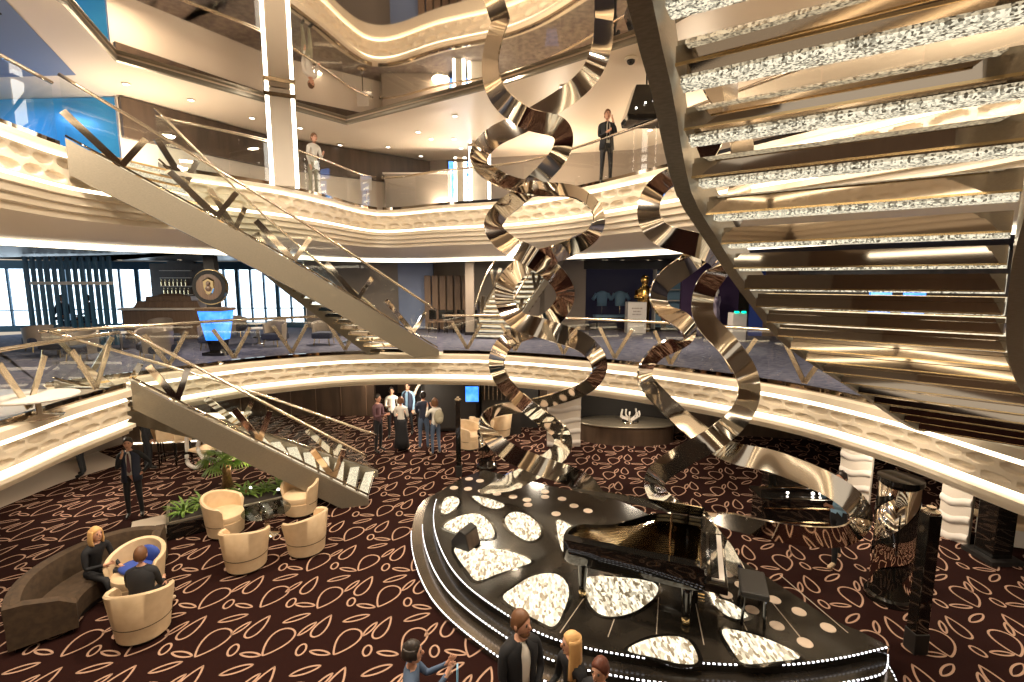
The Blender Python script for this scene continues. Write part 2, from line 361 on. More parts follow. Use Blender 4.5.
# ------------------------------------------------------------------ railings
def railing(label, path, z, o=.12, h=1.1, pan=1.35, name='glass_railing'):
    N = normals(path); base = [p+n*o for p, n in zip(path, N)]
    t = thing(name, label, 'railing', base[0]+Vector((0, 0, z)))
    up = lambda p, k: Vector((p.x, p.y, z+k))
    obj('handrail', MB().tube([up(p, h) for p in resample(base, .35)], .035, 8), 'rail', t, smooth=True)
    b = resample(base, .35); m_ = MB()
    for a, c in zip(b, b[1:]): m_.bar(up(a, .05), up(c, .05), .05, .1)
    obj('base_channel', m_, 'dark_mirror', t)
    g = resample(base, pan)
    for a, c in zip(g, g[1:]):
        d = (c-a).normalized()*.012; n = Vector((-d.y, d.x, 0))*.5
        m_ = MB(); m_.add([up(a+d, .09), up(c-d, .09), up(c-d, h-.04), up(a+d, h-.04)], [(0, 1, 2, 3)])
        obj('glass_panel', m_, 'glass', t)
        if z < 4 and len(g) < 16:
            m_ = MB(); mid = a.lerp(c, .5); m_.bar(up(a.lerp(c, .2), .9), up(mid, .15), .025, .09); m_.bar(up(mid, .15), up(a.lerp(c, .8), .9), .025, .09); obj('angled_baluster', m_, 'rail', t)
    return t
def cut(path, f): return [p for p in path if f(p)]
railing('clear glass railing along the left end of the middle balcony nearest the camera', cut(L1_left, lambda p: p.y > 1), 3)
railing('clear glass railing on the middle balcony between the two left staircases', cut(L1_far, lambda p: p.x < -3.95), 3)
railing('clear glass railing on the middle balcony in front of the statue and shops', cut(L1_far, lambda p: p.x > -2.0 and p.y > 7.0), 3)
railing('clear glass railing of the upper balcony at the far left edge of the photo', cut(L2_left, lambda p: p.y > 2), 7.5)
railing('clear glass railing of the upper balcony in front of the white-shirted man', cut(L2_far, lambda p: p.x < -4.6), 7.5)
railing('clear glass railing of the upper balcony in front of the man in uniform', cut(L2_far, lambda p: p.x > -4.5 and p.y > 3), 7.5)

# ------------------------------------------------------------------ staircases
def staircase(label, A, B, n, sh=.5, thick=.1, drop_top=.1, rails=True, chev=3, shB=None, rh=1.12, th=.10, dep=.30, railA=True, railB=True):
    """A, B = 3D control lines of the two sides, from bottom to top; n = number of steps"""
    A = resample(crom(A, 10), .01); B = resample(crom(B, 10), .01)
    def at(Ln, f): k = f*(len(Ln)-1); i = min(int(k), len(Ln)-2); return Ln[i].lerp(Ln[i+1], k-i)
    t = thing('staircase', label, 'staircase', A[0])
    z0, z1 = A[0].z, A[-1].z
    for Ln, side in ((A, 0), (B, 1)):
        m_ = MB(); R = []; K = 40
        for i in range(K+1):
            f = i/K; sh_ = (shB or sh) if side else sh; p = at(Ln, f); tt = at(Ln, min(1, f+.01))-at(Ln, max(0, f-.01)); tt.z = 0; tt.normalize(); nn = Vector((-tt.y, tt.x, 0))
            q = at(B if side == 0 else A, f)
            if nn.dot(q-p) > 0: nn = -nn
            top = .14; bot = -sh_+.14
            if f < .08: bot = -.12+(-sh_+.26)*f/.08
            lo = z0 if True else 0
            zb = max(p.z+bot, z0-.02)
            R.append([Vector((p.x, p.y, p.z+top)), Vector((p.x, p.y, p.z+top))+nn*thick, Vector((p.x, p.y, zb))+nn*thick, Vector((p.x, p.y, zb))])
        m_.rings(R); obj('stringer', m_, 'metal', t, smooth=30)
    for i in range(n):
        f = (i+.5)/n; f2 = min(1, f+.9/n); a = at(A, f); b = at(B, f); z = z0+(z1-z0)*(i+1)/n
        a = Vector((a.x, a.y, z)); b = Vector((b.x, b.y, z)); tA = at(A, min(1, f+.02))-at(A, max(0, f-.02)); tB = at(B, min(1, f+.02))-at(B, max(0, f-.02))
        tA.z = tB.z = 0; tA.normalize(); tB.normalize(); ln = (b-a).normalized()*.02
        dA = tA*dep; dB = tB*dep
        a = a+ln; b = b-ln
        def slab(x0, x1, zt, zb):
            q = [a+tA*x0, b+tB*x0, b+tB*x1, a+tA*x1]
            return [p+Vector((0, 0, zb)) for p in q]+[p+Vector((0, 0, zt)) for p in q]
        F = [(0, 1, 2, 3), (4, 5, 6, 7), (0, 1, 5, 4), (1, 2, 6, 5), (2, 3, 7, 6), (3, 0, 4, 7)]
        m_ = MB()
        m_.add(slab(dep*.44, dep*.5, 0, -th*.35), F); m_.add(slab(dep*.09, dep*.5, -th*.29, -th*.6), F); m_.add(slab(dep*.12, dep*.62, -th*.3, -th*.96), F)
        m_.mi = 1; m_.add(slab(dep*.62, dep*.65, -th*.90, -th*1.0), F); m_.add(slab(-dep*.34, -dep*.30, 0, -th*.4), F); m_.add(slab(dep*.12, dep*.17, -th*.5, -th*.8), F)
        tr = obj('tread', m_, ['tread', 'gold'], t)
        m_ = MB(); m_.add(slab(-dep*.30, dep*.43, -.004, -th*.28), F); m_.add(slab(-dep*.30, dep*.08, -th*.28, -th*1.12), F)
        obj('crystal_panel', m_, 'crystal_step', tr)
    if rails:
        for Ln, do in ((A, railA), (B, railB)):
            if not do: continue
            pts = [at(Ln, i/24) for i in range(25)]
            obj('handrail', MB().tube([p+Vector((0, 0, rh)) for p in pts], .032, 8), 'rail', t, smooth=True)
            obj('lower_rail', MB().tube([p+Vector((0, 0, .20)) for p in pts], .022, 6), 'dark_mirror', t, smooth=True)
            G = [at(Ln, i/7) for i in range(8)]
            for a, c in zip(G, G[1:]):
                d = (c-a)*.008
                m_ = MB(); m_.add([a+d+Vector((0, 0, .2)), c-d+Vector((0, 0, .2)), c-d+Vector((0, 0, rh-.05)), a+d+Vector((0, 0, rh-.05))], [(0, 1, 2, 3)])
                obj('glass_panel', m_, 'glass', t)
            for k in range(chev):
                f0 = (k+.5)/chev; a = at(Ln, max(0, f0-.055))+Vector((0, 0, 1.0)); c = at(Ln, f0)+Vector((0, 0, .2)); e = at(Ln, min(1, f0+.1))+Vector((0, 0, .62))
                m_ = MB(); m_.bar(a, c, .03, .11); m_.bar(c, e, .03, .13)
                obj('angled_baluster', m_, 'mirror', t)
    return t
staircase('long champagne metal staircase rising left from the middle balcony to the upper balcony',
          [(-2.12, 13.5, 3.0), (-5.15, 11.45, 5.36), (-8.1, 9.1, 7.5)], [(-3.8, 13.6, 3.0), (-6.0, 12.35, 5.25), (-7.65, 10.8, 7.5)], 26, sh=.64, chev=5, shB=.42, rh=1.25)
staircase('short lower staircase at left coming down to the patterned carpet beside the planter',
          [(-3.3, 10.5, 0), (-5.4, 9.9, 1.5), (-7.45, 9.25, 3.0)], [(-3.5, 12.0, 0), (-6.3, 10.9, 1.5), (-9.0, 9.25, 3.0)], 17, sh=.55, chev=3)
staircase('huge curved staircase with mirrored treads sweeping overhead at the upper right',
          [(5.95, 6.6, 3.0), (4.5, 5.95, 3.8), (3.15, 5.25, 4.5), (2.22, 4.4, 5.1), (1.386, 3.38, 5.59), (1.09, 2.98, 5.76), (.90, 2.64, 5.93), (.72, 2.28, 6.1), (.52, 1.92, 6.28), (.36, 1.55, 6.46)],
          [(7.0, 5.6, 3.0), (5.9, 5.0, 3.6), (4.7, 4.3, 4.2), (3.86, 3.7, 4.7), (2.93, 2.85, 5.28), (2.3, 2.2, 5.65), (1.72, 1.70, 5.93), (1.6, 1.5, 6.1), (1.5, 1.3, 6.3), (1.4, 1.1, 6.5)], 21, sh=.30, thick=.09, th=.12, dep=.31, rails=False)
staircase('small lit staircase in the background behind the hanging ribbon sculpture',
          [(-1.35, 17.3, 3.0), (-.8, 17.5, 4.4), (.5, 17.8, 6.0)], [(-.1, 17.0, 3.0), (.6, 17.2, 4.2), (1.9, 17.6, 6.0)], 17, sh=.3, chev=3)

# ------------------------------------------------------------------ outer walls of the three decks
def wallbox(name, a, b, z0, z1, m, th=.2):
    mb = MB(); mb.bar((a[0], a[1], (z0+z1)/2), (b[0], b[1], (z0+z1)/2), th, z1-z0); return struct(name, mb, m)
wallbox('wall_back_lower', (-11.5, 17.8), (-5.2, 17.8), 0, 2.06, 'wood')
wallbox('wall_back_lower_corridor', (-5.2, 21.5), (-3.2, 21.5), 0, 2.06, 'wood_mid')
wallbox('wall_back_lower_centre', (-3.3, 16.3), (.9, 16.3), 0, 2.06, 'blackmatte')
wallbox('wall_back_lower_right', (1.0, 16.6), (12, 14.6), 0, 2.06, 'wood')
wallbox('wall_left_lower', (-15.5, 2), (-11.5, 17.8), 0, 2.06, 'taupe2')
wallbox('wall_right_lower', (11.5, 14), (11.5, -6), 0, 2.06, 'taupe2')
wallbox('wall_back_middle', (-9.2, 21.6), (2.2, 21.6), 2.98, 5.95, 'taupe2')
wallbox('wall_back_middle_right', (9.5, 21.6), (16, 19.0), 2.98, 5.95, 'taupe2')
wallbox('wall_right_middle', (15.5, 20), (15.5, -6), 2.98, 5.95, 'taupe2')
wallbox('wall_left_middle', (-20, 2), (-21.8, 10), 2.98, 5.95, 'blueframe')
for p0, p1, nm, m_ in (((-10.2, 13.0), (-8.0, 16.5), 'wall_left_upper', 'pale'), ((-8.0, 16.5), (-3.3, 19.9), 'wall_back_upper_left', 'pale'), ((-3.5, 19.9), (4.5, 18.2), 'wall_back_upper', 'taupe2'), ((4.5, 18.2), (12.5, 9), 'wall_right_upper', 'taupe2'), ((12.5, 9), (12.5, -6), 'wall_right_upper_near', 'taupe2')):
    wallbox(nm, p0, p1, 7.47, 9.8, m_)
wallbox('wall_rear', (-21, -12), (16, -12), 0, 10, 'wood_mid'); wallbox('wall_left_rear', (-13, -12), (-13, 1), 0, 10, 'taupe2'); wallbox('wall_right_rear', (13, -12), (13, -5), 0, 10, 'taupe2')
deck('floor_middle_rear', back_path, .3, 7, 2.99, 'terrace'); deck('floor_upper_rear', back_path, .3, 7, 7.49, 'grey_carpet'); deck('ceiling_middle_rear', back_path, 2.3, 7, 5.93, 'taupe')
m_ = MB(); m_.bar((-10.05, 12.95, 9.25), (-7.9, 16.4, 9.25), .2, 1.0); m_.bar((-7.9, 16.4, 9.25), (-3.3, 19.75, 9.25), .2, 1.0); struct('trim_11', m_, 'wood')
# windows of the middle deck: sea light outside, blue-grey frames
def windows(name, a, b, z0, z1, n, d=.06):
    a = Vector((*a, 0)); b = Vector((*b, 0)); mb = MB()
    mb.add([a+Vector((0, 0, z0)), b+Vector((0, 0, z0)), b+Vector((0, 0, z1)), a+Vector((0, 0, z1))], [(0, 1, 2, 3)])
    o = struct(name, mb, 'sky')
    nn = Vector((-(b-a).y, (b-a).x, 0)).normalized(); nn = nn if nn.dot(-a) > 0 else -nn
    m_ = MB()
    for i in range(n+1):
        p = a.lerp(b, i/n)+nn*.05; m_.bar(p+Vector((0, 0, z0)), p+Vector((0, 0, z1)), .16 if i % 3 == 0 else .07, .1, up=nn)
    for z, h in ((z0, .25), (z1-.02, .35), (z0+.75, .04)):
        m_.bar(a+nn*.06+Vector((0, 0, z)), b+nn*.06+Vector((0, 0, z)), .1, h)
    f = obj('window_frame', m_, 'blueframe', o)
    return o
windows('window_1', (-21.9, 19.5), (-15.2, 21.6), 3.1, 5.75, 11)
windows('window_2', (-14.0, 21.6), (-9.3, 21.6), 3.1, 5.75, 8)
windows('window_3', (-21.8, 10), (-21.9, 19.5), 3.1, 5.75, 10)
wallbox('wall_back_middle_left', (-15.2, 21.5), (-14.0, 21.5), 2.98, 5.95, 'wood')
# upper-left: blue lit lounge behind the upper balcony
wallbox('wall_left_upper_near', (-14.5, 2), (-14.2, 13.2), 7.47, 9.8, 'taupe2'); wallbox('window_4', (-14.3, 13.3), (-10.2, 13.1), 7.6, 9.75, 'cyan')
mb = MB(); mb.add([(-8.0, 1, 9.765), (-8.45, 8.6, 9.765), (-10.0, 11.7, 9.765), (-15, 12, 9.765), (-15, 1, 9.765)], [(0, 1, 2, 3, 4)])
struct('ceiling_upper_left', mb, 'bluegrey')
m_ = MB()
for y in (5.5, 7.3, 9.1): m_.bar((-9, y, 9.75), (-15, y+.4, 9.75), .04, .03)
struct('trim_7', m_, 'blackmatte')

# columns of the upper deck with lit edges
def column(label, loc, wx, z0, z1, rz):
    t = thing('lit_column', label, 'column', (loc[0], loc[1], z0), rz)
    h = z1-z0
    obj('shaft', MB().box((0, 0, h/2), (wx, .5, h)), 'pale', t, world=False, bevel=.02)
    for s in (-1, 1):
        obj('light_strip', MB().box((s*(wx/2+.045), -.12, h/2), (.09, .2, h)), 'white_glow', t, world=False)
    obj('collar', MB().box((0, 0, h*.93), (wx+.24, .56, .10)), 'dark_mirror', t, world=False)
    return t
column('broad pale column with two bright light strips, left of the man in the white shirt', (-5.95, 13.0), .5, 7.5, 9.89, math.radians(25))
column('slim column with light strips beside the blue screen on the upper balcony', (-1.1, 17.2), .55, 7.5, 9.8, 0)
column('short lit column in front of the blue screen on the upper balcony', (-1.75, 17.0), .22, 7.5, 9.2, 0)

_p = P(230, 500, 0); lamp('planter_uplight_lamp', (_p.x, _p.y+.1, .75), 14, .3, (1, .8, .5), (math.pi, 0, 0)); lamp('planter_uplight_lamp', (_p.x+.6, _p.y-.3, .8), 10, .3, (1, .85, .6), (math.pi*.75, 0, 0))
# recessed spotlights (each is a fitting of its own)
def downlight(x, y, z, label, grp, r=.07):
    t = thing('recessed_spotlight', label, 'ceiling light', (x, y, z), 0, grp)
    obj('trim_ring', MB().lathe([(r*1.35, 0), (r*1.35, -.012), (r, -.014), (r, 0)], n=14), 'cream', t, world=False)
    obj('bulb', MB().lathe([(r*.98, -.008), (.001, -.010)], n=14), 'white_glow', t, world=False)
for u, v in [(126, 84), (191, 100), (252, 118), (300, 128), (340, 145), (418, 132), (388, 147), (421, 156), (455, 116), (431, 139), (454, 139), (461, 148), (563, 87), (545, 107), (592, 80), (637, 108), (650, 130)]:
    p = P(u, v, 9.76); downlight(p.x, p.y, 9.76, 'small round spotlight set in the taupe ceiling over the upper balcony', 'spotlights of the upper balcony ceiling')
for u, v in [(412, 268), (433, 267), (604, 262), (622, 265), (648, 265), (660, 266), (606, 268), (583, 267), (700, 268), (120, 262), (60, 258), (180, 264)]:
    p = P(u, v, 5.9)
    if p.y > 20.5: p = p*(19.5/p.y)
    downlight(p.x, p.y, 5.905, 'small round spotlight in the dark ceiling over the shops of the middle deck', 'spotlights of the middle deck ceiling')
# security camera dome and black projector on the upper ceiling
p = P(631, 58, 9.77); t = thing('security_camera', 'small dark dome camera on the taupe ceiling beside the overhead stair', 'security camera', (p.x, p.y, 9.77))
obj('mount', MB().lathe([(.14, 0), (.14, -.04), (.12, -.05)], n=18), 'cream', t, world=False, smooth=True); obj('dome', MB().ball((0, 0, -.06), (.09, .09, .08)), 'black', t, world=False, smooth=True)
p = Q(646, 106, 11.5); t = thing('hanging_speaker', 'black angular speaker box hanging left of the overhead stair', 'loudspeaker', p+Vector((0, 0, -.4)))
obj('cabinet', MB().rings([[Vector((x*a, y*a, z)) for x, y in ((-.45, -.3), (.45, -.3), (.45, .3), (-.45, .3))] for z, a in ((0, 1.05), (.12, 1.1), (.8, .62))]), 'black', t, world=False, bevel=.02)
obj('hanger', MB().tube([(0, 0, .8), (0, 0, 9.77-p.z+.4)], .02), 'blackmatte', t, world=False)
for k in range(4): obj('lamp', MB().ball((-.3+.2*k, -.325, .25+.11*(k % 3)), .02), 'white_glow', t, world=False)

# ------------------------------------------------------------------ stage
TOPZ = .36
edge_front = [P(u, v, TOPZ) for u, v in [(462, 478), (441, 492), (434, 515), (440, 545), (462, 580), (512, 617), (560, 640), (630, 655), (700, 662), (780, 664), (840, 657), (888, 646)]]
edge_back = [P(u, v, TOPZ) for u, v in [(862, 632), (830, 618), (790, 592), (750, 566), (712, 545), (660, 520), (612, 498), (560, 488), (510, 476), (484, 470)]]
edge_front = [Vector((p.x, p.y, 0)) for p in edge_front]; edge_back = [Vector((p.x, p.y, 0)) for p in edge_back]
front = resample(crom(edge_front, 6), .12); back = resample(crom(edge_back, 6), .2)
def outset(path, d):
    N = normals(path); n = len(path)
    return [p-nn*(-d)*min(1, 1) if False else p+nn*d*math.sin(min(1, i/(n*.1), (n-1-i)/(n*.03+1))*math.pi/2) for i, (p, nn) in enumerate(zip(path, N))]
sgn = -1 if (normals(front)[len(front)//2].y > 0) else 1
stage = thing('round_stage', 'low black polished stage with glowing crystal petals set in its top', 'stage', P(600, 560, 0))
obj('platform', MB().prism(front+back, .24, TOPZ), 'stage', stage)
s1 = outset(front, sgn*.22); s2 = outset(front, sgn*.44)
obj('step', MB().prism(s1+back, .12, .24), 'stage', stage); obj('step', MB().prism(s2+back, 0.01, .12), 'bronze', stage)
def leds(path, z, k0, name):
    q = resample(path[int(len(path)*k0):], .033); m_ = MB(); N = normals(q)
    for i in range(len(q)-1):
        m_.mi = 0 if i % 2 else 1
        A, B = q[i]+N[i]*sgn*.004, q[i+1]+N[i+1]*sgn*.004; A2, B2 = A+N[i]*sgn*.013, B+N[i+1]*sgn*.013
        h = Vector((0, 0, z)); g = Vector((0, 0, .014))
        m_.add([A+h+g, B+h+g, B2+h+g, A2+h+g, A2+h, B2+h], [(0, 1, 2, 3), (3, 2, 5, 4)])
    return m_
for pth, z in ((front, TOPZ-.012), (s1, .228), (s2, .108)):
    obj('led_strip', leds(pth, z, .20 if pth is not front else .12, ''), ['led', 'black'], stage)
petals = [[(441, 512), (444, 500), (452, 497), (459, 500), (457, 507), (447, 514)],
 [(444, 528), (452, 520), (466, 515), (480, 515), (491, 525), (494, 537), (480, 539), (462, 535)],
 [(472, 497), (485, 498), (504, 505), (496, 509), (484, 506)],
 [(505, 519), (512, 513), (524, 514), (536, 522), (541, 532), (537, 539), (527, 541), (514, 534), (507, 527)],
 [(454, 550), (470, 549), (500, 550), (522, 556), (531, 562), (520, 567), (498, 574), (478, 581), (468, 572)],
 [(504, 600), (514, 588), (532, 577), (552, 574), (564, 580), (569, 592), (565, 608), (555, 626), (540, 622)],
 [(585, 580), (600, 577), (630, 579), (650, 582), (658, 589), (652, 600), (634, 612), (612, 617), (596, 612), (587, 598)],
 [(557, 521), (566, 523), (573, 530), (570, 545), (563, 552), (558, 536)],
 [(628, 651), (645, 641), (668, 637), (686, 640), (695, 651), (697, 663), (680, 664), (655, 658)],
 [(722, 631), (740, 632), (770, 641), (800, 657), (775, 662), (745, 664), (733, 652)],
 [(714, 600), (728, 602), (742, 611), (748, 617), (735, 619), (720, 611)],
 [(551, 462), (564, 467), (572, 475), (556, 472)]]
def smoothpoly(poly):
    c = crom([poly[-1]+Vector((0, 0, 0))]+poly+[poly[0], poly[1]], 5); return c[5:-6]
for pl in petals[:-1]:
    q = smoothpoly([P(u, v, TOPZ) for u, v in pl]); c = sum(q, Vector())/len(q)
    ol = [c+(p-c)*1.0+(p-c).normalized()*.06 for p in q]
    obj('petal_frame', MB().prism(ol, TOPZ-.01, TOPZ+.006), 'black', stage)
    obj('crystal_petal', MB().prism(q, TOPZ-.01, TOPZ+.014), 'crystal', stage)
for u, v in [(469, 479), (454, 488), (468, 489), (482, 491), (497, 494), (480, 481), (513, 497), (527, 500), (500, 487), (518, 487), (528, 505), (545, 497), (562, 499), (574, 506), (588, 511), (556, 514), (545, 492), (600, 495), (582, 491), (710, 563), (727, 574), (741, 585), (726, 595), (752, 610), (774, 600), (777, 626), (799, 612), (805, 643), (828, 628), (758, 592)]:
    p = P(u, v, TOPZ); obj('round_disc', MB().lathe([(.095, -.005), (.095, .008), (.08, .012), (.001, .012)], c=(p.x, p.y, TOPZ), n=18), 'disc', stage)
m_ = MB()
for k in range(-3, 9):
    for a, b in (((-1.2+k*.9, 5.9), (-.4+k*.9, 11)), ):
        pass
for k in range(7):   # dark joints between the stone slabs
    pts = [P(560+k*48, 645-abs(k-3)*4, TOPZ), P(600+k*30, 575, TOPZ)]
    m_.bar(pts[0]+Vector((0, 0, .002)), pts[1]+Vector((0, 0, .002)), .012, .006)
obj('slab_joints', m_, 'terrace', stage)

# wedge monitor speaker on the stage
p = P(466, 545, TOPZ); t = thing('stage_monitor', 'dark wedge-shaped monitor speaker on the left part of the stage', 'loudspeaker', p, math.radians(60)); t.scale = (.68, .8, .78)
obj('cabinet', MB().rings([[Vector((x, -.24, 0)), Vector((x, .24, 0)), Vector((x, .24, .16)), Vector((x, .02, .46)), Vector((x, -.14, .40))] for x in (-.27, .27)]), 'blackmatte', t, world=False, bevel=.015)
obj('grille', MB().rings([[Vector((x*.9, -.235+d, .04)), Vector((x*.9, -.15+d, .37)), Vector((x*.9, -.16+d, .38)), Vector((x*.9, -.245+d, .05))] for x, d in ((-.27, 0), (.27, 0))]), 'wood', t, world=False)

# ------------------------------------------------------------------ grand piano
def piano():
    a = P(578, 602, TOPZ); b = P(690, 632, TOPZ)
    ang = math.atan2(b.y-a.y, b.x-a.x)+math.radians(2)
    o = a+Vector((-.25, .05, 0)); t = thing('grand_piano', 'black grand piano with its lid propped open on the crystal stage', 'piano', (o.x, o.y, TOPZ), ang)
    L = 1.95; Wd = 1.42
    out = [V(0, .12), V(.02, .02), V(.12, -.04), V(.6, -.05), V(1.95, -.05), V(1.98, .0), V(1.98, Wd), V(1.55, Wd), V(1.2, Wd-.10), V(.9, Wd-.42), V(.6, Wd-.72), V(.3, Wd-.82), V(.08, Wd-.95), V(0, .3)]
    q = out[:6]+out[6:8]+crom(out[7:14]+[V(0, .12)], 5)[1:-1]
    def ring(pl, k, z): c = V(1.0, .5); return [Vector((*(c+(p-c)*k).xy, z)) for p in pl]
    obj('case', MB().rings([ring(q, .97, .62), ring(q, 1, .66), ring(q, 1, .96), ring(q, .955, .96), ring(q, .955, .88)], cap=True), 'black', t, world=False, smooth=40)
    obj('cast_plate', MB().prism([(p.x, p.y) for p in ring(q, .93, 0)], .885, .90), 'gold', t, world=False)
    m_ = MB()
    for k in range(16): m_.bar((.25+.0*k, .12+k*.028, .915), (1.55, .10+k*.07, .915), .006, .006)
    obj('strings', m_, 'dark_mirror', t, world=False)
    # closed front part of the lid along the near side, raised main lid hinged on the far side
    obj('lid_flap', MB().prism([(0.03, -.03), (1.9, -.06), (1.9, .10), (.9, .10), (.4, .12), (.05, .14)], .962, .982), 'black', t, world=False)
    lid = [p for p in q if True]
    e = math.radians(31); R = []
    def up(p, d): 
        h = (Wd-p.y); return Vector((p.x*.96+.02, Wd-h*math.cos(e)*.92-d*math.sin(e), .97+h*math.sin(e)*.92+d*math.cos(e)))
    R = [[up(p, 0) for p in lid], [up(p, .022) for p in lid]]
    obj('lid', MB().rings(R), 'black', t, world=False)
    obj('prop_stick', MB().tube([(1.5, .16, .95), (1.5, .26, .97+(Wd-.25)*math.sin(e)*.92)], .012), 'gold', t, world=False)
    for x, y in ((.28, .2), (1.75, .12), (1.75, Wd-.15)):
        lg = obj('leg', MB().lathe([(.05, .10), (.055, .2), (.075, .5), (.085, .64)], c=(x, y, 0), n=12), 'black', t, world=False, smooth=True)
        obj('caster', MB().lathe([(.001, 0), (.05, .01), (.06, .05), (.05, .10), (.001, .11)], c=(x, y, 0), n=14), 'gold', lg, world=False, smooth=True)
    kb = obj('key_slip', MB().box((2.1, .69, .70), (.30, 1.42, .12)), 'black', t, world=False, bevel=.01)
    obj('white_keys', MB().box((2.13, .69, .775), (.16, 1.22, .025)), 'marble', t, world=False)
    m_ = MB()
    for k in range(36): m_.box((2.09, .10+k*.0335, .795), (.10, .012, .02))
    obj('black_keys', m_, 'black', t, world=False)
    pd = obj('pedal_lyre', MB().box((1.85, .68, .36), (.06, .10, .55)).box((1.85, .68, .10), (.12, .30, .06)), 'black', t, world=False)
    for k in (-1, 0, 1): obj('pedal', MB().box((1.94, .68+k*.08, .08), (.12, .03, .015)), 'gold', pd, world=False)
    obj('music_desk', MB().box((1.72, .69, 1.08), (.03, .8, .24)), 'black', t, world=False)
    s = thing('piano_stool', 'low black padded stool at the keyboard end of the grand piano', 'stool', tuple(Vector((o.x, o.y, TOPZ))+Matrix.Rotation(ang, 3, 'Z')@Vector((2.62, .68, 0))), ang)
    obj('seat', MB().box((0, 0, .46), (.36, .62, .09)), 'blackmatte', s, world=False, bevel=.03)
    for x in (-1, 1):
        for y in (-1, 1): obj('leg', MB().tube([(x*.14, y*.26, 0), (x*.13, y*.25, .42)], .02), 'black', s, world=False)
piano()

# black keyboard rig behind the ribbon at right
p = P(795, 528, 0); t = thing('lacquered_console', 'long black lacquered console with gold lines behind the right ribbon', 'console', p, math.radians(-4))
obj('body', MB().box((0, .1, .33), (1.5, .5, .66)), 'black', t, world=False, bevel=.02); obj('top', MB().box((0, .1, .69), (1.62, .6, .06)), 'black', t, world=False, bevel=.01)
obj('raised_shelf', MB().box((.1, .25, .95), (1.3, .3, .30)), 'black', t, world=False, bevel=.01)
for z in (.2, .5, .84): obj('gold_line', MB().box((0, -.165 if z < .6 else .08, z), (1.45, .02, .02)), 'gold', t, world=False)
obj('control_lights', MB().ball((.3, .0, .76), .03).ball((.45, .0, .76), .03).ball((-.2, 0, .76), .025), 'white_glow', t, world=False)

# mirrored pillars with black wave bands, black slim posts
def mirror_pillar(label, p, r, h):
    t = thing('mirrored_pillar', label, 'pillar', p)
    obj('shaft', MB().lathe([(r, .08), (r, h-.05)], n=32), 'mirror', t, world=False, smooth=True)
    obj('foot_ring', MB().lathe([(r+.06, 0), (r+.06, .09), (r+.02, .12), (r, .12)], n=32), 'black', t, world=False, smooth=30)
    obj('top_cap', MB().lathe([(r+.03, h-.08), (r+.03, h), (.001, h)], n=32), 'black', t, world=False, smooth=30)
    for k in range(2):
        m_ = MB(); R = []; n = 40
        for i in range(n+1):
            a = i/n*2.2*math.pi+k*math.pi; zc = h*(.12+.76*i/n); hw = .09*h*(.7+.5*math.sin(i*.25+k))
            R.append([Vector(((r+.012)*math.cos(a), (r+.012)*math.sin(a), min(h-.06, zc+hw))), Vector(((r+.012)*math.cos(a), (r+.012)*math.sin(a), max(.1, zc-hw)))])
        m_.rings(R, cap=False, closed=False); obj('wave_band', m_, 'black', t, world=False, smooth=True)
mirror_pillar('large mirrored pillar with black waves at right, next to the tall black post', P(884, 606, 0)+Vector((.22, .2, 0)), .27, 2.04)
mirror_pillar('small mirrored drum with a black wave, behind the left part of the stage', P(487, 468, 0), .23, 1.05)
def post(label, p, wd, h):
    t = thing('black_post', label, 'post', p)
    obj('shaft', MB().box((0, 0, h*.48), (wd, wd, h*.96)), 'black', t, world=False, bevel=.01)
    obj('base', MB().box((0, 0, .15), (wd*1.15, wd*1.15, .3)), 'blackmatte', t, world=False, bevel=.01)
    obj('cap', MB().lathe([(wd*.6, h*.96), (wd*.62, h*.975), (wd*.3, h*.985), (wd*.3, h)], n=16), 'rail', t, world=False)
post('tall black post in front of the large mirrored pillar at right', P(915, 650, 0), .17, 2.1)
post('slim black post left of the small mirrored drum', P(459, 476, 0), .13, 2.12)

# ------------------------------------------------------------------ hanging mirrored ribbons
def ribbon(root, pts, wd=.38, ph=0.0, tw=.30, fr=.8, th=.03):
    """pts: (u, v, distance) of the photo; the band twists as it falls"""
    c = resample(crom([Q(u, v, d) for u, v, d in pts], 8), .05); [c.__setitem__(slice(1, -1), [(c[i-1]+c[i]*2+c[i+1])/4 for i in range(1, len(c)-1)]) for _ in range(6)]; n = len(c); R = []
    view = None; pv = None
    for i, p in enumerate(c):
        t = (c[min(i+1, n-1)]-c[max(i-1, 0)]).normalized()
        yv = Vector((0, 1, -.05)); per = t.cross(yv)
        if per.length < .12: per = pv or Vector((1, 0, 0))
        per.normalize()
        if pv is not None and per.dot(pv) < 0: per = -per
        if pv is not None: per = (pv*.7+per*.3).normalized()
        pv = per; dd = t.cross(per).normalized()
        a = ph+tw*math.sin(i*.045*fr); wv = per*math.cos(a)+dd*math.sin(a); nv = t.cross(wv).normalized()
        k = wd/2*min(1, .25+i*.06, .25+(n-1-i)*.06)
        R.append([p+wv*k+nv*th/2, p-wv*k+nv*th/2, p-wv*k-nv*th/2, p+wv*k-nv*th/2])
    m_ = MB().rings(R); return obj('mirrored_band', m_, 'mirror', root, smooth=35)
D1 = 9.6
rb = thing('hanging_ribbon_sculpture', 'tall twisting sculpture of two polished steel ribbons hanging from the ceiling at the centre', 'sculpture', Q(535, 500, D1))
f = .45
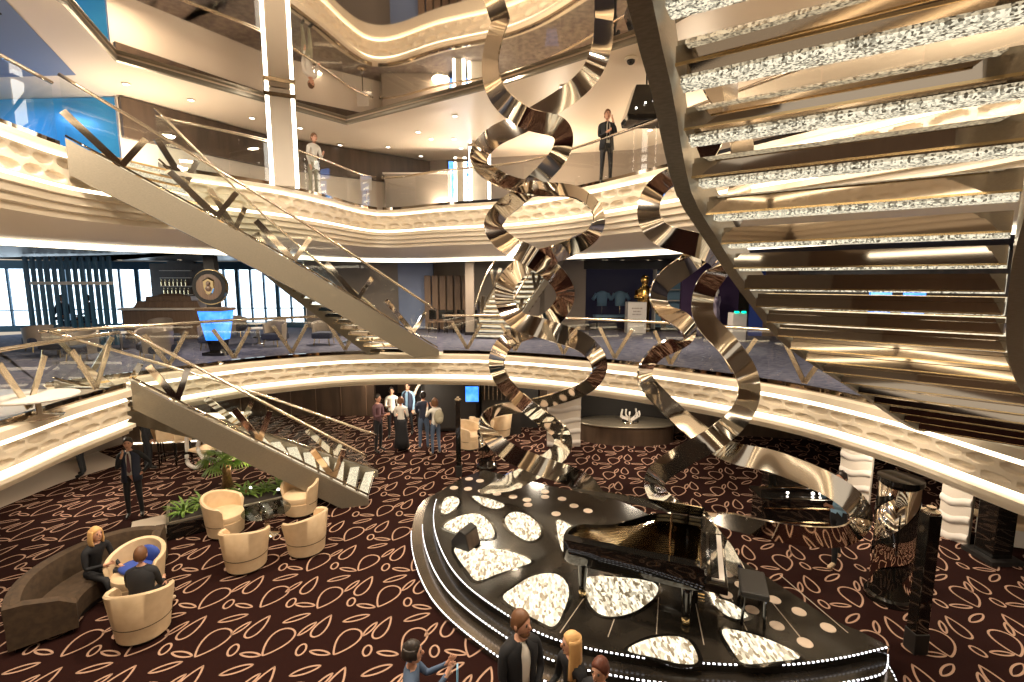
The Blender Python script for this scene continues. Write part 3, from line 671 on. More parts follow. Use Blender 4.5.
ribbon(rb, [(515, -12, D1), (497, 30, D1), (490, 65, D1), (498, 95, D1-.2), (525, 118, D1-f), (560, 128, D1-.2), (562, 150, D1), (545, 172, D1+.2), (522, 194, D1+f), (500, 212, D1+.2), (493, 228, D1), (508, 245, D1-.2), (530, 256, D1-f), (556, 276, D1-.1), (566, 295, D1), (556, 315, D1+.2), (535, 328, D1+f), (508, 340, D1+.2), (496, 362, D1), (506, 386, D1-.2), (532, 410, D1-f), (560, 432, D1-.1), (562, 448, D1), (545, 464, D1+.2), (515, 480, D1+f), (480, 492, D1+.3)], ph=.35)
ribbon(rb, [(595, -12, D1), (604, 25, D1), (597, 62, D1), (575, 90, D1+.2), (528, 120, D1+f), (492, 138, D1+.2), (478, 160, D1), (498, 178, D1-.2), (530, 188, D1-f), (575, 192, D1-.2), (598, 212, D1), (592, 235, D1+.1), (560, 252, D1+.3), (528, 262, D1+f), (506, 284, D1), (506, 306, D1), (520, 322, D1-.3), (548, 330, D1-f), (585, 344, D1-.2), (600, 366, D1), (588, 386, D1+.1), (555, 399, D1+.3), (525, 406, D1+f), (492, 412, D1+.2), (486, 428, D1), (505, 450, D1-.2), (540, 466, D1-.4), (580, 480, D1-.3), (606, 500, D1-.1)], ph=-.4)
D2 = 8.3
rb2 = thing('hanging_ribbon_sculpture', 'shorter twisting sculpture of polished steel ribbons hanging at right of the central one', 'sculpture', Q(700, 480, D2))
ribbon(rb2, [(735, 60, D2), (722, 110, D2), (700, 160, D2), (660, 184, D2), (648, 210, D2), (660, 234, D2-.1), (700, 246, D2-.3), (722, 262, D2), (705, 290, D2+.3), (704, 318, D2+.3), (730, 348, D2+.2), (748, 378, D2), (745, 408, D2-.1), (718, 436, D2-.3), (680, 458, D2-.1), (655, 478, D2), (662, 500, D2-.1), (700, 522, D2-.6), (752, 590, D2-1.4)], wd=.38, ph=.3)
ribbon(rb2, [(690, 60, D2), (735, 120, D2), (742, 170, D2), (728, 225, D2), (690, 262, D2+.2), (662, 284, D2), (660, 306, D2), (684, 322, D2-.3), (690, 338, D2-.3), (658, 352, D2-.1), (644, 376, D2), (662, 400, D2+.1), (695, 430, D2+.3), (730, 452, D2+.3), (775, 462, D2), (835, 488, D2-.5), (862, 515, D2-.8), (845, 536, D2-1.0), (790, 534, D2-.9), (725, 520, D2-.6), (690, 512, D2-.4)], wd=.40, ph=-.4)

# ------------------------------------------------------------------ tub chairs, table, sofa, planter
def tub_chair(label, loc, rz, group=None):
    t = thing('tub_chair', label, 'armchair', loc, rz, group)     # opens towards local -Y
    R = []; n = 28
    for i in range(n+1):
        a = math.radians(-28+236*i/n); k = (math.sin(a)*.5+.5); h = .60+.17*k**1.5
        if i in (0, n): h -= .06
        c, s = math.cos(a), math.sin(a); 
        prof = [(.30, .05), (.335, .30), (.385, h), (.365, h+.025), (.325, h+.005), (.305, .36)]
        R.append([Vector((r*c, r*s, z)) for r, z in prof])
    obj('shell', MB().rings(R), 'leather', t, world=False, smooth=45)
    obj('seat_cushion', MB().lathe([(.001, .30), (.31, .30), (.325, .36), (.315, .42), (.28, .445), (.001, .45)], n=28, sy=1.02), 'leather', t, world=False, smooth=40)
    obj('lower_body', MB().lathe([(.26, .04), (.305, .055), (.33, .30), (.001, .30)], n=28), 'leather', t, world=False, smooth=40)
    obj('seam', MB().lathe([(.3385, .268), (.342, .274), (.3385, .28)], n=28, a0=math.radians(-20), a1=math.radians(200)), 'sofa', t, world=False)
    obj('plinth', MB().lathe([(.25, 0), (.25, .05), (.001, .05)], n=24), 'blackmatte', t, world=False)
    t.scale = (1.06, 1.06, 1.06)
    return t
tabc = P(268, 534, 0)
for (u, v, lab) in [(222, 538, 'cream tub chair in front of the planter, left of the glass table'), (242, 572, 'cream tub chair nearest the camera beside the glass table, back turned to us'), (302, 556, 'cream tub chair at the right of the glass table, rounded back to us'), (297, 517, 'cream tub chair farthest away, beside the foot of the lower staircase')]:
    p = P(u, v, 0)+Vector((0, .18, 0)); p = tabc+(p-tabc)*1.02; d = tabc-p
    tub_chair(lab, p, math.atan2(d.y, d.x)+math.pi/2)
t = thing('glass_table', 'round glass coffee table between four cream tub chairs', 'table', tabc)
obj('glass_top', MB().lathe([(.001, .50), (.44, .50), (.45, .51), (.44, .52), (.001, .52)], n=36), 'tint_glass', t, world=False, smooth=30)
obj('pedestal', MB().lathe([(.22, 0), (.22, .02), (.05, .05), (.04, .45), (.12, .495)], n=20), 'mirror', t, world=False, smooth=True)
for k, (x, y) in enumerate([(.12, .1), (-.15, .05), (.02, -.14), (.22, -.06)]):
    g = thing('drinking_glass', 'clear drinking glass standing on the round glass coffee table', 'glass', tabc+Vector((x, y, .521)), 0, 'glasses on the coffee table')
    obj('bowl', MB().lathe([(.03, .0), (.035, .005), (.038, .11), (.035, .11), (.03, .01)], n=14), 'tint_glass', g, world=False, smooth=True)
# curved sofa
sc = Vector((-5.85, 6.92, 0)); t = thing('curved_sofa', 'long curved brown velvet sofa at the lower left corner of the photo', 'sofa', sc)
a0, a1 = math.radians(112), math.radians(222)
obj('seat', MB().lathe([(.70, .10), (.68, .38), (.72, .43), (1.22, .43), (1.22, .10)], n=40, a0=a0, a1=a1), 'sofa', t, world=False, smooth=40)
m_ = MB(); R = []
for i in range(45):
    a = a0+(a1-a0)*i/44; h = .82-.12*(abs(i/44-.5)*2)**4
    R.append([Vector((r*math.cos(a), r*math.sin(a), z)) for r, z in ((1.2, .12), (1.16, .42), (1.24, h-.03), (1.33, h), (1.42, h-.04), (1.40, .10))])
obj('backrest', m_.rings(R), 'sofa', t, world=False, smooth=40)
for a in (a0, a1):
    c, s = math.cos(a), math.sin(a)
    m_ = MB().rings([[Vector((r*c-k*.07*s, r*s+k*.07*c, z)) for r, z in ((.68, .08), (.68, .46), (.85, .58), (1.2, .68), (1.40, .70), (1.40, .08))] for k in (-1, 1)])
    obj('side_panel', m_, 'sofa', t, world=False)
obj('plinth', MB().lathe([(.75, 0), (.75, .10), (1.34, .10), (1.34, 0)], n=30, a0=a0, a1=a1), 'blackmatte', t, world=False)
occ = tub_chair('cream tub chair at lower left with a person in black sitting in it', P(137, 640, 0)+Vector((0, .14, 0)), math.radians(195))
blu = tub_chair('cream tub chair behind the seated person in black, a blue jacket in it', P(137, 600, 0)+Vector((-.02, .08, 0)), math.radians(10))
j = obj('jacket', MB().ball((0, 0, .07), (.26, .20, .08)).ball((.1, .16, .2), (.18, .07, .16)), 'royal', smooth=True, origin=tuple(blu.location+Vector((0, 0, .45))), world=False)
j.data.transform(Matrix.Translation(Vector(blu.location)+Vector((0, 0, .45)))); tag(j, 'royal blue jacket lying on the seat of the half-hidden cream tub chair', 'jacket')

# planter with palm
pa, pb = P(168, 540, 0), P(330, 500, 0)
d = (pb-pa); d.z = 0; ln = d.length; ang = math.atan2(d.y, d.x); pc = (pa+pb)/2+Vector((-.25, .36, 0))
t = thing('planter_box', 'long low black planter box behind the cream tub chairs', 'planter', pc, ang)
obj('box', MB().box((0, 0, .17), (ln, 1.0, .34)), 'black', t, world=False, bevel=.02); obj('soil', MB().box((0, 0, .335), (ln-.16, .86, .05)), 'soil', t, world=False)
obj('rim', MB().box((0, -.49, .36), (ln, .05, .03)).box((0, .49, .36), (ln, .05, .03)).box((-ln/2+.02, 0, .36), (.05, 1, .03)), 'metal', t, world=False)
obj('end_ledge', MB().box((-ln/2-.28, -.1, .2), (.6, .7, .12)), 'terrace', t, world=False, bevel=.01)
def leafm(m_, base, az, el, L, wd, droop=.5, n=6):
    R = []
    for i in range(n+1):
        s = i/n; e = el-droop*s*s*1.4; r = L*s
        p = base+Vector((math.cos(az)*r*math.cos(el-droop*s*.6), math.sin(az)*r*math.cos(el-droop*s*.6), r*math.sin(el-droop*s*.8)))
        w_ = wd*math.sin(math.pi*min(1, .08+s*.92))**.7*.5+.003; sd = Vector((-math.sin(az), math.cos(az), 0))*w_
        R.append([p+sd, p+Vector((0, 0, w_*.35)), p-sd, p+Vector((0, 0, w_*.2))])
    m_.rings(R)
Rz = Matrix.Rotation(ang, 3, 'Z')
def place(x, y): return pc+Rz@Vector((x, y, .36))
pp = P(224, 492, .3); t = thing('potted_palm', 'small fan palm with a thick orange-lit trunk growing in the black planter', 'palm', (pp.x, pp.y+.15, .36))
obj('trunk', MB().lathe([(.13, 0), (.10, .15), (.085, .4), (.095, .62), (.05, .68)], n=16), 'trunk', t, world=False, smooth=True)
random.seed(3)
for k in range(17):
    az = k*2.399; el = .95-.055*k; m_ = MB()
    stem = Vector((0, 0, .62)); L0 = .32; tip = stem+Vector((math.cos(az)*L0*math.cos(el), math.sin(az)*L0*math.cos(el), L0*math.sin(el)))
    m_.tube([stem, tip], .008, 5)
    for q in range(-6, 7): leafm(m_, tip, az+q*.22, el-.15-abs(q)*.05, .36-abs(q)*.012, .035, .6, 4)
    obj('frond', m_, 'leaf', t, world=False)
def bush(label, x, y, s, nl, kind):
    q = place(x, y); t = thing('leafy_plant', label, 'plant', q, 0, 'low plants in the black planter'); m_ = MB()
    for k in range(nl):
        az = random.uniform(0, 6.28); el = random.uniform(.25, 1.35); leafm(m_, Vector((random.uniform(-.06, .06), random.uniform(-.06, .06), 0)), az, el, random.uniform(.22, .45)*s, .045*s, .7, 4)
    obj('foliage', m_, 'leaf', t, world=False); obj('stems', MB().tube([(0, 0, -.02), (0, 0, .1)], .02), 'trunk', t, world=False)
for x in [-1.25, -.95, -.5, -.1, .25, .6, .95, 1.25]:
    if abs(x) > ln/2-.15: continue
    bush('low bushy green plant in the soil of the black planter', x, random.uniform(-.22, .22), random.uniform(.85, 1.2), 34, 0)
for k, (x, y) in enumerate([(-.7, -.3), (0, .2), (.5, -.25), (1.0, .1)]):
    q = place(x, y); t = thing('plant_uplight', 'tiny bright spotlight between the plants of the black planter', 'spotlight', q, 0, 'spotlights in the planter')
    obj('housing', MB().lathe([(.035, 0), (.04, .08), (.001, .081)], n=10), 'blackmatte', t, world=False); obj('bulb', MB().ball((0, 0, .095), .03), 'white_glow', t, world=False)

# ------------------------------------------------------------------ people
def person(label, loc, rz, pose='stand', h=1.75, top='suit', pants='suit', skin='skin', shoe='shoe', hair='darkhair', long_hair=0, skirt=None, jacket=None, shirt=None, look=0, arms=None, lean=0, sleeve=True, tie=None, female=False, name='person'):
    """faces local -Y"""
    k = h/1.75; t = thing(name, label, 'person', loc, rz)
    sit = pose == 'sit'; pz = .50 if sit else .95
    ly = -lean
    J = {}; E = []; rad = {}
    def j(n_, x, y, z, r): J[n_] = Vector((x, y, z))*k; rad[n_] = (r if isinstance(r, tuple) else (r, r))
    j('pelvis', 0, 0, pz, (.135, .105)); j('waist', 0, ly*.35, pz+.15, (.118, .09)); j('chest', 0, ly*.8, pz+.35, (.145, .105)); j('upper', 0, ly, pz+.47, (.12, .09)); j('neck', 0, ly*1.08, pz+.53, .056); j('head0', 0, ly*1.12-.01, pz+.575, .052)
    E += [('pelvis', 'waist'), ('waist', 'chest'), ('chest', 'upper'), ('upper', 'neck'), ('neck', 'head0')]
    A = arms or ('down', 'down')
    kinds = {'down': ((.03, .02, -.28), (.02, -.06, -.52), (-.0, -.03, -.08)), 'phone': ((.02, -.12, -.24), (-.10, -.24, .02), (-.02, 0, .08)), 'hold': ((.03, -.04, -.27), (-.10, -.28, -.22), (-.04, -.07, .02)),
             'clasp': ((.04, -.04, -.27), (-.12, -.20, -.42), (-.05, -.04, -.04)), 'photo': ((.05, -.14, -.2), (-.10, -.36, .02), (-.02, -.04, .06)), 'lap': ((.03, -.06, -.26), (-.03, -.28, -.34), (-.02, -.08, -.01)),
             'hip': ((.16, .04, -.24), (.02, -.02, -.42), (-.07, -.03, -.03))}
    for s_, sx in (('l', 1), ('r', -1)):
        e, w_, hd = kinds[A[0] if sx > 0 else A[1]]; sh = Vector((sx*.175, ly, pz+.44))
        f = lambda q: (sh.x+sx*q[0], sh.y+q[1], sh.z+q[2])
        j('sh'+s_, *sh, .062); j('el'+s_, *f(e), .042); j('wr'+s_, *f(w_), .028)
        wv = Vector(f(w_)); hdv = Vector((sx*hd[0], hd[1], hd[2])).normalized(); pv = wv+hdv*.07; j('pa'+s_, *pv, (.034, .02))
        E += [('upper', 'sh'+s_), ('sh'+s_, 'el'+s_), ('el'+s_, 'wr'+s_), ('wr'+s_, 'pa'+s_)]
        side = hdv.cross(Vector((1, 0, 0)) if abs(hdv.x) < .7 else Vector((0, 1, 0))).normalized(); inn = hdv.cross(side).normalized()*-sx
        for q in range(4):
            b_ = pv+side*(q-1.5)*.019+hdv*.02; L_ = (.062, .075, .07, .055)[q]
            j(f'f{s_}{q}a', *(b_+hdv*L_*.55), .0085); j(f'f{s_}{q}b', *(b_+hdv*L_+inn*.018), .0075); E += [('pa'+s_, f'f{s_}{q}a'), (f'f{s_}{q}a', f'f{s_}{q}b')]
        th_ = wv+hdv*.03-side*.03; j(f't{s_}a', *th_, .0105); j(f't{s_}b', *(th_+hdv*.035-side*.015+inn*.01), .009); E += [('wr'+s_, f't{s_}a'), (f't{s_}a', f't{s_}b')]
        hx = .09
        if sit: j('hip'+s_, sx*hx, 0, pz-.01, .085); j('kn'+s_, sx*(.11), -.44, pz+.0, .062); j('an'+s_, sx*.10, -.50+.1*sx, .09, .042); j('to'+s_, sx*.11, -.66+.1*sx, .045, (.042, .032))
        elif pose == 'walk': j('hip'+s_, sx*hx, 0, .90, .085); j('kn'+s_, sx*.1, -.14*sx-.03, .50, .058); j('an'+s_, sx*.1, -.20*sx+.04, .09, .04); j('to'+s_, sx*.11, -.20*sx-.12, .045, (.042, .032))
        else: j('hip'+s_, sx*hx, 0, .90, .085); j('kn'+s_, sx*.105, -.015, .50, .058); j('an'+s_, sx*.115, .03, .09, .04); j('to'+s_, sx*.135, -.13, .045, (.042, .032))
        E += [('pelvis', 'hip'+s_), ('hip'+s_, 'kn'+s_), ('kn'+s_, 'an'+s_), ('an'+s_, 'to'+s_)]
    names = list(J); me = bpy.data.meshes.new('tmp'); me.from_pydata([J[n_] for n_ in names], [(names.index(a), names.index(b)) for a, b in E], [])
    o = bpy.data.objects.new('tmp', me); C.objects.link(o); sk = o.modifiers.new('s', 'SKIN'); sk.use_smooth_shade = True
    fe = .93 if female else 1
    for i, n_ in enumerate(names):
        v = me.skin_vertices[0].data[i]; v.radius = (rad[n_][0]*k*fe, rad[n_][1]*k*fe); v.use_root = n_ == 'pelvis'
    ss = o.modifiers.new('u', 'SUBSURF'); ss.levels = 1
    bpy.context.view_layer.update(); dg = bpy.context.evaluated_depsgraph_get(); bm_ = bpy.data.meshes.new_from_object(o.evaluated_get(dg)); bpy.data.objects.remove(o)
    segs = []
    for a, b in E:
        c = 0
        if 'head' in b: c = 1
        elif b == 'neck': c = 0
        elif b[0] in 'ft' and not b.startswith('to'): c = 1
        elif b.startswith('pa'): c = 1
        elif b.startswith('wr') or b.startswith('el'): c = 0 if (sleeve or b.startswith('el')) else 1
        elif b.startswith('kn') or b.startswith('an') or b.startswith('hip'): c = 2
        elif b.startswith('to'): c = 3
        segs.append((J[a], J[b], c))
    body = MB(); vs = [v.co.copy() for v in bm_.vertices]; fs = [tuple(p.vertices) for p in bm_.polygons]; body.v = vs; body.f = fs
    for f_ in fs:
        c = sum((vs[i] for i in f_), Vector())/len(f_); best = 9; bc = 0
        for a, b, q in segs:
            ab = b-a; u_ = max(0, min(1, (c-a).dot(ab)/max(1e-9, ab.length_squared))); d_ = (a+ab*u_-c).length
            if d_ < best: best = d_; bc = q
        if bc == 2 and c.z > (pz-.04)*k and not sit: bc = 2
        body.m.append(bc)
    # head with nose, chin, ears, eyes, mouth
    Rm = Matrix.Rotation(look, 3, 'Z'); hc = J['head0']+Vector((0, -.012, .115))*k
    def hp(x, y, z): return hc+Rm@(Vector((x, y, z))*k)
    body.mi = 1; body.ball(hc, (.076*k, .094*k, .118*k), 18, 14, Rm); body.ball(hp(0, -.035, -.07), (.048*k, .052*k, .05*k), 12, 8, Rm)
    body.ball(hp(0, -.098, -.012), (.013*k, .02*k, .026*k), 8, 6, Rm)
    for sx in (-1, 1): body.ball(hp(sx*.077, .005, -.01), (.012*k, .022*k, .033*k), 8, 6, Rm)
    body.mi = 4
    for sx in (-1, 1): body.ball(hp(sx*.03, -.085, .012), (.012*k, .009*k, .007*k), 8, 6, Rm); body.ball(hp(sx*.031, -.088, .03), (.018*k, .007*k, .004*k), 8, 5, Rm)
    body.mi = 5; body.ball(hp(0, -.086, -.062), (.022*k, .009*k, .006*k), 8, 6, Rm); body.mi = 0
    obj('body', body, [top, skin, pants, shoe, 'darkhair', 'redhair'], t, world=False, smooth=True)
    bpy.data.meshes.remove(bm_)
    # hair: cap leaving the face free
    if hair:
        R = []; n = 20
        for i in range(9):
            ring = []
            for q in range(n):
                ph = 2*math.pi*q/n; fr = -math.sin(ph)   # front = 1 at -Y
                lim = 1.9-.95*max(0, fr)**1.0+(.25 if fr < 0 else 0); th_ = .03+lim*i/8; rr = 1.10 if i < 8 else 1.0
                ring.append(hp(.078*rr*math.sin(th_)*math.cos(ph), .098*rr*math.sin(th_)*math.sin(ph)+.004, .122*rr*math.cos(th_)))
            R.append(ring)
        m_ = MB().rings(R)
        if long_hair:
            ho, hi_ = [], []
            for i in range(12):
                s_ = i/11; z = .07-long_hair*s_; rx = .086+.022*math.sin(s_*2.6); ry = .095+.015*s_
                ho.append([hp((rx+.006*math.sin(9*q+i*.6))*math.cos(math.radians(-38+256*q/20)), .01+ry*math.sin(math.radians(-38+256*q/20)), z) for q in range(21)])
                hi_.append([hp((rx-.022)*math.cos(math.radians(-34+248*q/20)), .01+(ry-.03)*math.sin(math.radians(-34+248*q/20)), z) for q in range(21)])
            for A_, B_ in zip(zip(ho, hi_), zip(ho[1:], hi_[1:])): pass
            m_.rings([a_+b_[::-1] for a_, b_ in zip(ho, hi_)])
        obj('hair', m_, hair, t, world=False, smooth=True)
    tz = pz*k
    def torso(name_, prof, m__, open_front=0.0):
        R = []; n = 24
        for z, rx, ry in prof:
            yy = ly*k*max(0, min(1.05, (z-pz)/.47)); ring = []
            for q in range(n+1 if open_front else n):
                a_ = (-math.pi/2+open_front+(2*math.pi-2*open_front)*q/n) if open_front else 2*math.pi*q/n
                ring.append(Vector((rx*math.cos(a_), ry*math.sin(a_)+yy/k, z))*k)
            R.append(ring)
        m_ = MB()
        if open_front: m_.rings(R, cap=False, closed=False)
        else: m_.rings(R)
        o_ = obj(name_, m_, m__, t, world=False, smooth=True)
        if open_front: sd = o_.modifiers.new('th', 'SOLIDIFY'); sd.thickness = .012
        return o_
    if shirt: torso('shirt_front', [(pz+.02, .135, .120), (pz+.2, .128, .117), (pz+.36, .15, .128), (pz+.46, .12, .108), (pz+.52, .06, .07)], shirt)
    if tie:
        obj('tie', MB().rings([[Vector((x*k, (y-ly*max(0, min(1, (z-pz)/.47))*0+ly*(z-pz)/.5)*k, z*k)) for x, y in ((-w_, -.128), (w_, -.128), (w_, -.136), (-w_, -.136))] for z, w_ in ((pz+.50, .012), (pz+.44, .018), (pz+.12, .035), (pz+.07, .002))]), tie, t, world=False)
    if jacket:
        lo = .0 if sit else -.12
        torso('jacket', [(pz+lo, .185, .155), (pz+.08, .168, .14), (pz+.2, .16, .132), (pz+.34, .185, .142), (pz+.44, .185, .125), (pz+.50, .11, .10), (pz+.525, .075, .08)], jacket, .28)
    if skirt:
        torso('skirt', [(.14, .25, .22), (.4, .215, .19), (.75, .18, .15), (pz, .155, .125), (pz+.1, .13, .11)], skirt)
    return t, J
p = P(136, 517, 0)
t, J = person('man in a dark suit standing on the carpet with a phone at his ear, left', p, math.radians(25), h=1.78, arms=('hip', 'phone'), top='suit', shirt='white_cloth', jacket='navy', tie='plum')
person('blonde person in black sitting on the curved sofa at lower left', P(82, 612, 0)+Vector((-.05, .32, 0)), math.radians(75), 'sit', 1.66, top='suit', hair='blonde', long_hair=.24, arms=('lap', 'hold'), lean=.12, female=True, shoe='tan')
person('short-haired person in a black jacket sitting in the occupied cream tub chair', P(137, 640, 0)+Vector((0, .16, 0)), math.radians(195), 'sit', 1.70, top='suit', hair='brownhair', arms=('lap', 'lap'), lean=.06, shoe='tan', jacket='suit')
person('person in a plum shirt and black trousers in the group under the balcony', P(379, 452, 0), math.radians(70), h=1.76, top='plum', hair='darkhair', arms=('hold', 'hold'))
person('woman in a white top and long black skirt, her back to the camera', P(402, 451, 0), math.radians(175), h=1.66, top='white_cloth', pants='suit', skirt='suit', hair='brownhair', long_hair=.16, arms=('hold', 'hold'), female=True, sleeve=False)
person('person in a white top standing behind the long-skirted woman', P(393, 438, 0), math.radians(10), h=1.68, top='white_cloth', hair='darkhair', arms=('down', 'hold'))
person('person in blue and black standing farthest back in the group', P(409, 434, 0), math.radians(-10), h=1.75, top='lightblue', jacket='navy', hair='darkhair')
t, J = person('person in jeans with a khaki backpack standing right of the long-skirted woman', P(436, 455, 0), math.radians(215), h=1.70, top='white_cloth', pants='denim', hair='brownhair', long_hair=.18, arms=('photo', 'photo'), shoe='tan', female=True)
b = thing('backpack', 'small khaki backpack on the back of the person in jeans', 'backpack', tuple(P(436, 455, 0)+Vector((.13, -.17, 1.02))), math.radians(215))
obj('bag', MB().ball((0, 0, .18), (.15, .09, .22)), 'khaki', b, world=False, smooth=True); obj('pocket', MB().ball((0, .07, .10), (.10, .05, .10)), 'khaki', b, world=False, smooth=True)
person('person in dark clothes and jeans beside the one with the khaki backpack', P(425, 451, 0)+Vector((-.05, .15, 0)), math.radians(190), h=1.78, top='navy', pants='denim', hair='darkhair', arms=('hold', 'down'), shoe='tan')
# couple in front of the stage, only their upper bodies in the frame
pm = Vector((.08, 4.40, 0)); pw = Vector((.60, 4.30, 0))
t, J = person('bearded man in a black suit and open white shirt in front of the stage', pm, math.radians(28), h=1.84, shirt='white_cloth', jacket='suit', top='suit', hair='brownhair', look=math.radians(25), arms=('clasp', 'clasp'))
kk = 1.84/1.75; hc = J['head0']+Vector((0, -.012, .115))*kk; Rm = Matrix.Rotation(math.radians(25), 3, 'Z')
obj('beard', MB().ball(hc+Rm@(Vector((0, -.038, -.083))*kk), (.055*kk, .058*kk, .048*kk), 14, 10, Rm), 'brownhair', t, world=False, smooth=True)
person('woman with long blonde hair in black, beside the man in the black suit', pw, math.radians(-60), h=1.68, top='suit', hair='blonde', long_hair=.42, arms=('hold', 'hold'), female=True, look=math.radians(-20))
person('person with short auburn hair, just the head showing at the bottom edge', Vector((.82, 4.0, 0)), math.radians(-40), h=1.66, top='suit', hair='redhair')
t, J = person('dark-haired person in blue denim looking at a phone at the bottom edge', Vector((-.98, 4.22, 0)), math.radians(95), h=1.64, top='denim', pants='suit', hair='darkhair', arms=('photo', 'photo'), female=True, long_hair=.1)
ph = thing('mobile_phone', 'pale blue mobile phone held by the dark-haired person in denim', 'phone', (-.52, 4.16, 1.36), math.radians(95))
obj('case', MB().box((0, 0, 0), (.08, .012, .16)), 'lightblue', ph, world=False, bevel=.004); obj('screen', MB().box((0, .008, 0), (.07, .004, .145)), 'phone', ph, world=False)
# man in uniform and man in a white shirt on the upper balcony
person('man in a black uniform on the upper balcony holding a phone to his ear', (2.38, 12.6, 7.5), math.radians(5), h=1.80, arms=('phone', 'hold'), jacket='suit', shirt='white_cloth', tie='suit', hair='brownhair')
person('man in a loose white shirt leaning at the upper balcony beside the broad column', (-5.8, 14.5, 7.5), math.radians(60), h=1.78, top='white_cloth', pants='khaki', hair='brownhair', arms=('hold', 'down'), lean=.08)
person('person in a blue top walking behind the curved ribbon at right', P(842, 570, 0)+Vector((0, .2, 0)), math.radians(-70), 'walk', 1.74, top='lightblue', hair='darkhair', skin='skin_dark', arms=('hold', 'photo'), shoe='tan')
person('person in black standing under the left balcony near the bar counter', P(122, 490, 0)+Vector((-.3, 1.3, 0)), math.radians(150), h=1.74, hair='darkhair')
person('person in dark trousers partly hidden behind the left balcony edge', P(83, 476, 0), math.radians(-60), h=1.75, hair='darkhair', top='white_cloth')

# ------------------------------------------------------------------ middle deck background
def A3(u, v, z=3.0):   # a point on the middle deck
    return P(u, v, z)
F3 = 2.99
def slat_screen():
    t = thing('slat_screen', 'screen of upright dark blue poles in front of the left windows', 'screen', (-14.9, 15.6, F3))
    for k in range(13):
        p = Q(30+k*6.9, 300, 15.6); obj('pole', MB().box((p.x, 15.6, 4.42), (.09, .09, 2.86)), 'blueframe', t)
    obj('rail', MB().bar((Q(30, 282, 15.5).x, 15.5, 5.0), (Q(112, 282, 15.5).x, 15.5, 5.0), .05, .10), 'pale', t)
slat_screen()
def drum_table(label, p, r=.35, h=.62, m='marble', group=None):
    t = thing('round_table', label, 'table', p, 0, group)
    obj('tabletop', MB().lathe([(.001, h-.04), (r, h-.04), (r+.01, h-.02), (r, h), (.001, h)], n=24), m, t, world=False)
    obj('stem', MB().lathe([(r*.6, 0), (r*.6, .02), (.04, .05), (.035, h-.04)], n=16), 'mirror', t, world=False, smooth=True)
    return t
drum_table('low wide pale round table at the left end of the middle balcony', Vector((P(60, 397, 3.33).x-.45, P(60, 397, 3.33).y+.1, F3)), .5, .34, 'marble')
lc = thing('lounge_chair', 'dark upholstered lounge chair on the middle deck behind the left glass railing', 'armchair', (-10.0, 13.2, F3), 0, 'lounge chairs of the middle deck')
obj('seat', MB().box((0, 0, .32), (.62, .6, .2)), 'navy', lc, world=False, bevel=.05)
R = []
for i in range(17):
    a = math.radians(-20+220*i/16); R.append([Vector((r*math.cos(a), r*math.sin(a), z)) for r, z in ((.33, .22), (.36, .72+.08*math.sin(a)), (.31, .72+.08*math.sin(a)), (.29, .24))])
obj('backrest', MB().rings(R), 'taupe2', lc, world=False, smooth=40)
for x in (-1, 1):
    for y in (-1, 1): obj('leg', MB().tube([(x*.25, y*.25, 0), (x*.22, y*.22, .24)], .018), 'gold', lc, world=False)
lc.rotation_euler[2] = .5
random.seed(11)
spots = [(-11.2, 12.4), (-9.2, 14.6), (-10.8, 15.0), (-7.6, 15.3), (-12.6, 13.2), (-12.2, 16.6), (-8.4, 17.0), (-6.2, 15.7), (-5.0, 16.9), (-10.3, 18.0), (-14.2, 14.3), (-6.4, 18.4), (-9.3, 12.5), (-15.3, 17.2)]
for x, y in spots: dup(lc, (x, y, F3), random.uniform(-2.5, 2.5))
for k, (x, y) in enumerate([(-10.4, 14.1), (-8.4, 15.8), (-11.9, 14.5), (-5.6, 16.3), (-9.4, 17.6), (-13.6, 15.8)]):
    drum_table('small round pale table between the dark lounge chairs of the middle deck', (x, y, F3), .3, .55, 'marble', 'small tables of the middle deck')
# low island bar with a stepped canopy
p = Vector((-12.4, 17.6, F3)); t = thing('bar_counter', 'brown wooden bar counter with a stepped top in front of the dark shelf cabinet', 'bar counter', p, .05)
obj('counter', MB().box((0, 0, .52), (3.0, .9, 1.04)), 'wood_mid', t, world=False, bevel=.03); obj('counter_top', MB().box((0, 0, 1.08), (3.2, 1.1, .08)), 'pale', t, world=False, bevel=.02)
obj('stepped_hood', MB().rings([[Vector((x*a, y*a, z)) for x, y in ((-1.3, -.4), (1.3, -.4), (1.3, .4), (-1.3, .4))] for z, a in ((1.12, .9), (1.35, .8), (1.37, .62), (1.52, .6), (1.54, .4), (1.62, .2))]), 'wood_mid', t, world=False)
p = Vector((-13.9, 20.6, F3)); t = thing('shelf_cabinet', 'tall dark cabinet with lit bottle shelves between the left windows', 'cabinet', p)
obj('carcass', MB().box((0, 0, 1.4), (2.6, .5, 2.8)), 'wood', t, world=False)
for z in (1.5, 1.85, 2.2, 2.5): obj('shelf', MB().box((-.2, -.28, z), (1.3, .12, .03)), 'pale', t, world=False)
for k in range(14):
    q = Vector((-14.7+.085*k, 20.28, F3+(1.515 if k % 2 else 1.865))); b = obj('bottle', MB().lathe([(.03, 0), (.03, .17), (.012, .22), (.012, .27), (.001, .27)], n=8), 'gold', world=False)
    b.location = q; tag(b, 'small amber bottle standing on a shelf of the tall dark cabinet', 'bottle', 'bottles in the shelf cabinet')
